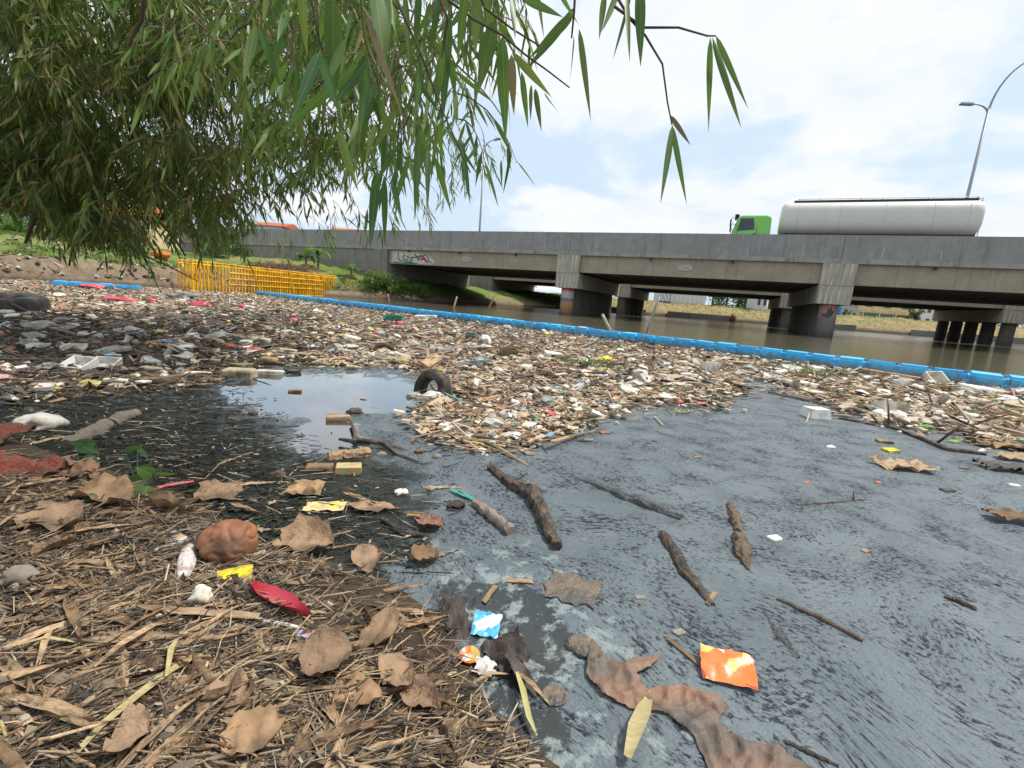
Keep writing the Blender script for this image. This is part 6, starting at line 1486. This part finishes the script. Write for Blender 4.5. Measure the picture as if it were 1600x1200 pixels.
for k in range(46):
    r2 = random.Random(200+k); px, py = sample_poly([(330, 700), (640, 700), (700, 760), (640, 880), (420, 850), (300, 770), (60, 690), (200, 640)], r2); L = px2(px, py, r2.uniform(30, 80))
    mt = r2.choice(['straw', 'dry_leaf_pale', 'straw', 'twig']); lab = {'straw': 'tan straw', 'dry_leaf_pale': 'pale narrow leaf', 'twig': 'dark thin twig'}[mt]
    me = r2.choice(SWm['straw'] if mt == 'straw' else DLm['dry_leaf_pale'] if mt != 'twig' else TWm['twig']); p = gp(px, py)
    o = link('floating_'+lab.split(' ')[-1], me, None, (p.x, p.y, .012), (r2.gauss(0, .1), r2.gauss(0, .05), r2.gauss(.3, .7)), L); tag(o, lab+' floating on the dark water', lab.split(' ')[-1], lab+' pieces on the dark water')

# --- landmarks in the raft
def tyre(px, py, R, r, rx, ry, yaw, zc_, mat, label, mark):
    p = gp(px, py); m_ = torus(R, r, 48, 14, 1.15, r*.06); o = m_.build('tyre', mat, None, True, loc=(p.x, p.y, zc_), rot=(rx, ry, yaw)); tag(o, label, 'tyre'); LAND.append((px, py, mark)); return o
tyre(675, 616, .155, .052, rad(78), 0, rad(-34), .035, 'black_rubber', 'old tyre standing half sunk in the water beside the open puddle', 'the half sunk tyre')
tyre(-12, 486, .62, .17, rad(4), 0, 0, .10, 'black_rubber', 'large black tyre lying flat at the left edge of the raft', 'the large black tyre')
tyre(600, 553, .14, .035, rad(70), 0, rad(20), .0, 'black_rubber', 'small tyre poking out of the litter behind the puddle', 'the small black tyre')
s_ = px2(668, 625, 20); hero(blob((s_, s_*.6, s_*.6), .5, 2, 5, 3), 'plastic_bag', 'white_plastic', 676, 623, 'white bag caught inside the half sunk tyre', 'bag', .6, .0, smooth=True)
s_ = px2(650, 620, 14); hero(blob((s_, s_*.6, s_*.5), .5, 2, 6, 3), 'plastic_bag', 'clear_plastic', 648, 621, 'cloudy bag at the left foot of the half sunk tyre', 'bag', .2, .0, smooth=True)
R_ = [('foam_box', box_mb, 128, 578, 42, .5, 'foam_clean', -.1, 'white foam food box left half of the pair in the dark left part'), ('foam_box', box_mb, 168, 576, 36, .5, 'foam_clean', .15, 'white foam food box right half of the pair in the dark left part')]
for nm, fn, px, py, w_, hh, mt, yaw, lab in R_:
    ww = px2(px, py, w_); hero(fn(ww, ww*.75, ww*.32, 0), nm, mt, px, py, lab, 'box', yaw, .01, .45, mark='the pair of foam boxes' if px < 150 else None)
along(lambda L, w_: chunk(L, w_*1.6, w_*.8, 7, .06, .08), 'wooden_board', 'tan_wood', (206, 602), (290, 592), 10, 'pale wooden board on the dark water left of the puddle', 'board', .025, mark='the pale wooden board')
for px, py, w_, hh, mt, nm, lab, cat in [
    (375, 590, 44, 20, 'foam_dirty', 'foam_block', 'brown stained foam block at the far rim of the puddle', 'foam'), (420, 585, 40, 10, 'foam', 'foam_slab', 'grey-white foam slab right of the brown foam block', 'foam'), (457, 582, 26, 8, 'black_rubber', 'rubber_mat', 'black rubber disc at the far rim of the puddle', 'rubber'),
    (420, 570, 26, 14, 'cardboard', 'tin_can', 'rusty round tin behind the puddle', 'tin'), (328, 568, 28, 10, 'foam_dirty', 'foam_block', 'tan foam block left of the brown foam block', 'foam'), (370, 574, 38, 8, 'foam_dirty', 'wood_block', 'long tan block behind the brown foam block', 'wood'), (274, 566, 26, 16, 'foam', 'foam_block', 'rounded whitish foam block above the pale wooden board', 'foam'), (235, 582, 30, 12, 'foam_dirty', 'foam_block', 'tan foam piece left of the pale wooden board', 'foam'), (408, 536, 28, 12, 'foam', 'foam_block', 'square cream foam block behind the puddle', 'foam'), (385, 540, 18, 12, 'foam', 'foam_block', 'small rounded foam piece left of the square cream block', 'foam'), (450, 552, 24, 10, 'foam', 'foam_block', 'white foam piece behind the black rubber disc', 'foam'), (550, 578, 20, 10, 'foam_dirty', 'foam_block', 'tan foam piece at the far rim of the puddle, right end', 'foam'), (540, 552, 24, 8, 'foam', 'foam_block', 'pale foam piece left of the small tyre', 'foam'),
    (185, 600, 34, 12, 'foam', 'foam_block', 'white foam piece left end of the pale wooden board', 'foam'), (310, 588, 34, 10, 'foam', 'foam_block', 'pale foam piece right end of the pale wooden board', 'foam'),
    (615, 503, 30, 8, 'green_plastic', 'plastic_tray', 'green tray near the left third of the boom', 'tray'), (622, 509, 16, 8, 'pink_plastic', 'plastic_bag', 'coral red bag beside the green tray', 'bag'), (665, 497, 34, 7, 'foam_clean', 'foam_slab', 'long white foam slab close to the boom', 'foam'), (735, 530, 14, 8, 'teal_shutter', 'plastic_cup', 'teal cup in the middle of the raft', 'cup'), (756, 537, 18, 16, 'foam_clean', 'foam_lump', 'upright white foam lump in the middle of the raft', 'foam'), (853, 526, 10, 8, 'yellow_wrapper', 'plastic_bag', 'ochre bag close to the boom', 'bag'), (945, 565, 20, 10, 'yellow_wrapper', 'plastic_bag', 'ochre bag in front of the leaning pale stake', 'bag'), (795, 560, 26, 12, 'cardboard', 'cardboard_box', 'tan open carton right of the board in the raft', 'carton'), (865, 560, 32, 14, 'foam_clean', 'foam_block', 'white foam block right of the tan open carton', 'foam'), (1108, 582, 24, 12, 'foam_clean', 'foam_tub', 'white tub at the front of the raft tip', 'tub'), (1045, 625, 30, 10, 'foam_clean', 'foam_block', 'white foam block at the front tip of the raft', 'foam'), (755, 640, 28, 14, 'foam', 'carton', 'cream carton below the half sunk tyre', 'carton'), (702, 672, 28, 14, 'cardboard', 'carton', 'orange-tan carton at the lowest point of the raft', 'carton'), (840, 660, 20, 14, 'dry_leaf_pale', 'husk_piece', 'pinkish husk at the lower right of the raft tip', 'husk'), (828, 634, 24, 8, 'red_plastic', 'plastic_piece', 'red plastic piece near the raft front', 'plastic'), (868, 632, 30, 14, 'foam', 'foam_lump', 'big cream foam lump right of the red plastic piece', 'foam'), (770, 625, 10, 8, 'lime_plastic', 'bottle_top', 'lime green cap right of the half sunk tyre', 'cap'), (958, 640, 26, 8, 'foam_clean', 'paper_plate', 'white plate edge at the right front of the raft', 'plate'),
    (1240, 603, 30, 12, 'foam', 'foam_block', 'cream foam block at the right raft front', 'foam'), (1210, 580, 18, 8, 'foam_clean', 'foam_block', 'white foam block near the grass tuft', 'foam'), (1277, 580, 20, 10, 'foam_clean', 'foam_block', 'white foam block right of the grass tuft', 'foam'), (1357, 576, 24, 8, 'foam_clean', 'foam_slab', 'white slab touching the boom near the right', 'foam'), (1455, 600, 34, 12, 'foam', 'foam_tray', 'cream tray touching the boom near the right edge', 'tray'), (1407, 606, 18, 10, 'foam_clean', 'foam_tub', 'white tub left of the cream tray', 'tub'), (1533, 614, 56, 14, 'foam_clean', 'foam_slab', 'largest white foam slab near the right edge', 'foam'), (1548, 602, 50, 8, 'foam', 'foam_slab', 'cream foam slab behind the largest white slab', 'foam'), (1590, 620, 30, 16, 'clear_plastic', 'plastic_bag', 'cloudy bag at the right edge behind the long pole', 'bag'), (1515, 640, 22, 8, 'pink_plastic', 'plastic_piece', 'magenta scrap near the right edge', 'plastic'), (1390, 648, 40, 16, 'foam', 'foam_tray', 'cream tub at the right front of the raft beside the long pole', 'tub'), (1590, 640, 40, 18, 'foam_dirty', 'foam_block', 'tan block at the right edge of the raft', 'foam'),
    (145, 452, 36, 9, 'pink_plastic', 'plastic_bag', 'dusty pink bag beside the short boom at the left', 'bag'), (188, 472, 44, 9, 'pink_plastic', 'plastic_bag', 'pink bag left of the other pink bags in the far raft', 'bag'), (236, 473, 16, 9, 'pink_plastic', 'plastic_bag', 'pink bag right of the largest pink bag', 'bag'), (312, 479, 30, 9, 'red_plastic', 'plastic_bag', 'red bag below the left end of the yellow barrier', 'bag'), (378, 481, 14, 6, 'pink_plastic', 'plastic_bag', 'small pink bag below the yellow barrier', 'bag'), (285, 466, 44, 11, 'clear_plastic', 'plastic_sheet', 'cloudy plastic sheet before the yellow barrier', 'sheet'), (458, 503, 14, 6, 'pink_plastic', 'plastic_bag', 'coral bag in the far raft left of the green tray', 'bag')]:
    ww = px2(px, py, w_); h_ = px2(px, py, hh)
    if 'bag' in nm or 'lump' in nm or 'sheet' in nm or 'piece' in nm: m_ = blob((ww/2, ww*.33, h_*.6), .5, 1.9, px, 3); sm = True
    elif nm in ('tin_can', 'paper_plate', 'rubber_mat', 'bottle_top'): m_ = MB(); m_.lathe([(ww*.42, 0), (ww*.5, .02*ww), (ww*.5, h_*.5), (ww*.4, h_*.55)], 20); sm = True
    elif nm in ('foam_tub', 'foam_tray', 'plastic_tray', 'cardboard_box', 'plastic_cup'): m_ = box_mb(ww, ww*.7, max(h_, ww*.25), px); sm = False
    else: m_ = chunk(ww, ww*.55, h_*.8, px, .12, .15); sm = False
    tl = .35 if nm in ('foam_tray', 'cardboard_box') else .08
    hero(m_, nm, mt, px, py, lab, cat, random.uniform(-.3, .3), h_*.28, random.gauss(0, tl), random.gauss(0, .06), smooth=sm, mark=('the '+lab.split(' in the')[0].split(' at the')[0].split(' near')[0].split(' touching')[0]) if (px % 3 == 0 and len(lab) < 60) else None)
along(lambda L, w_: chunk(L, w_*2.4, w_*.9, 8, .05, .1), 'grey_board', 'grey_wood', (656, 552), (728, 548), 9, 'long grey board in the raft behind the half sunk tyre', 'board', .04, mark='the long grey board')
along(lambda L, w_: chunk(L, w_*2.0, w_*.8, 9, .05, .1), 'tilted_board', 'tan_wood', (662, 580), (685, 566), 8, 'tilted brown board right behind the half sunk tyre', 'board', .07, rx=.5)
along(lambda L, w_: stick_mb(L, w_*.5, 5, .02), 'drift_log', 'tan_wood', (522, 527), (598, 536), 8, 'brown log floating in the far middle of the raft', 'log', .03)
along(lambda L, w_: chunk(L, w_*2.2, w_*.8, 12, .06, .1), 'wooden_board', 'tan_wood', (1345, 582), (1440, 598), 8, 'tan board lying along the boom near the right', 'board', .05)
m_ = chunk(1, .28, .10, 3, .06, .2); m_.box((-.38, 0, .12), (.2, .26, .18)); m_.box((.42, 0, .08), (.16, .22, .12)); L = px2(930, 524, 54)
hero(m_, 'foam_packing', 'foam', 930, 526, 'cream moulded packing foam in front of the leaning pale stake', 'foam', -.3, .03, scale=L, mark='the moulded packing foam')
for k, (a, b_, lab) in enumerate((((650, 562), (792, 548), 'thin dark branch across the raft behind the tyre'), ((690, 575), (760, 545), 'forked twig rising from the raft behind the tyre'), ((760, 572), (812, 540), 'slanting twig beside the tan open carton'), ((800, 600), (905, 588), 'bundle twig in the raft front'), ((905, 590), (1010, 596), 'dark twig towards the raft tip'), ((1060, 600), (1130, 612), 'dark twig at the raft tip'))):
    branch('raft_twig', 'wet_bark', [a, ((a[0]+b_[0])/2, (a[1]+b_[1])/2-4), b_], [1.6, 2, 1.0], lab, 'twig', .06, forks=((.4, .12, .1, .16, .008), (.65, -.1, .1, .12, .007)))
# stakes and poles standing in the water
def stake(base, top, wpx, name, mat, label, dd=0.0):
    p = gp(*base); q = at(top[0], top[1], p.y+dd); d = q-p; r = wpx*pxsize(p)/2; e = empty(name, (p.x, p.y, 0)); tag(e, label, 'pole')
    m_ = MB(); m_.tube([-d*.25, d*.3, d*.7, d], [r*1.08, r*1.05, r, r*.95], 10, True, .05); m_.build('shaft', mat, e, True)
    m_ = MB(); m_.tube([d*.985, d*1.004], [r*1.06, r*1.0], 10); m_.build('cut_end', 'tan_wood' if mat != 'grey_metal' else mat, e)
stake((953, 516), (941, 491), 4.6, 'wooden_stake', 'pale_pole', 'pale wooden stake leaning left, standing at the boom')
stake((1010, 519), (1031, 462), 3.4, 'metal_pole', 'grey_metal', 'grey pole leaning right, standing in open water behind the boom')
stake((709, 481), (714, 463), 2.6, 'wooden_stake', 'pale_pole', 'short straight stake in the water left of the bent one', 0)
stake((763, 484), (773, 461), 3.0, 'wooden_stake', 'tan_wood', 'dark leaning stake in the water under the left span')
stake((608, 473), (606, 459), 2.2, 'wooden_stake', 'tan_wood', 'short stake at the water below the green bush')
stake((94, 437), (90, 400), 2.6, 'bamboo_pole', 'pale_pole', 'pale upright pole by the mud wall, left one of two')
stake((147, 440), (143, 407), 2.2, 'bamboo_pole', 'pale_pole', 'pale upright pole by the mud wall, right one of two')
stake((298, 452), (283, 407), 4.0, 'metal_pole', 'grey_metal', 'grey pole leaning against the left end of the yellow barrier')
stake((418, 456), (440, 447), 2.4, 'wooden_stake', 'tan_wood', 'thin stick slanting over the left end of the long boom')
# green tuft growing in the raft
for px, py, lab in ((1235, 576, 'left grass tuft growing on the raft near the boom'), (1275, 588, 'right grass tuft growing on the raft near the boom'), (920, 572, 'small grass tuft in the middle of the raft')):
    p = gp(px, py); e = empty('grass_tuft', (p.x, p.y, .02)); tag(e, lab, 'grass'); m_ = MB(); r2 = random.Random(px)
    for k in range(140): m_.leaf((r2.gauss(0, .22), r2.gauss(0, .18), 0), Vector((r2.gauss(0, .7), r2.gauss(0, .7), 1)).normalized(), Vector((1, 0, 0)), r2.uniform(.08, .2), .012, .03, 2)
    o = m_.build('blades', 'grass_blade', e); o['kind'] = 'stuff'

# ================================================================== labels of the small litter say what it lies beside
LAND += [(882, 500, 'the red painted column'), (1290, 535, 'the rust painted column'), (740, 500, 'the left span of the bridge'), (1100, 540, 'the middle span of the bridge'), (1480, 575, 'the row of dark columns')]
bpy.context.view_layer.update()
GEN = {}
for o in list(col.objects):
    if o.parent or o.type != 'MESH' or not o.get('group') or 'litter' not in o['group']: continue
    px, py = proj(o.location); d = min(LAND, key=lambda l: (l[0]-px)**2+((l[1]-py)*1.6)**2)
    dx, dy = px-d[0], py-d[1]
    if abs(dx) > abs(dy)*1.6: rel = ('just right of' if dx < 60 else 'some way right of') if dx > 0 else ('just left of' if dx > -60 else 'some way left of')
    else: rel = ('just in front of' if dy < 35 else 'well in front of') if dy > 0 else ('just behind' if dy > -30 else 'well behind')
    sz = max(o.dimensions)*FPX/max(.2, (Vector(o.location)-CO).length)
    lab = o['label']
    for w_ in (' against the', ' in the', ' behind the', ' at the', ' along the', ' on the'):
        if w_ in lab: lab = lab.split(w_)[0]; break
    s_ = 'big ' if sz > 46 else 'small ' if sz < 17 else ''
    yw = (o.rotation_euler.z+PI/2) % PI-PI/2; ori = ''
    if o['category'] in ('leaf', 'straw', 'twig', 'stick', 'wood', 'bottle', 'husk'): ori = ' lying level' if abs(yw) < .3 else ' pointing away' if abs(yw) > 1.2 else ' slanting right' if yw > 0 else ' slanting left'
    lab = (s_+lab+ori+' '+rel+' '+d[2]).split(' '); lab = ' '.join(lab[:16]); o['label'] = lab; o['group'] = lab
    GEN.setdefault(lab, []).append(o)
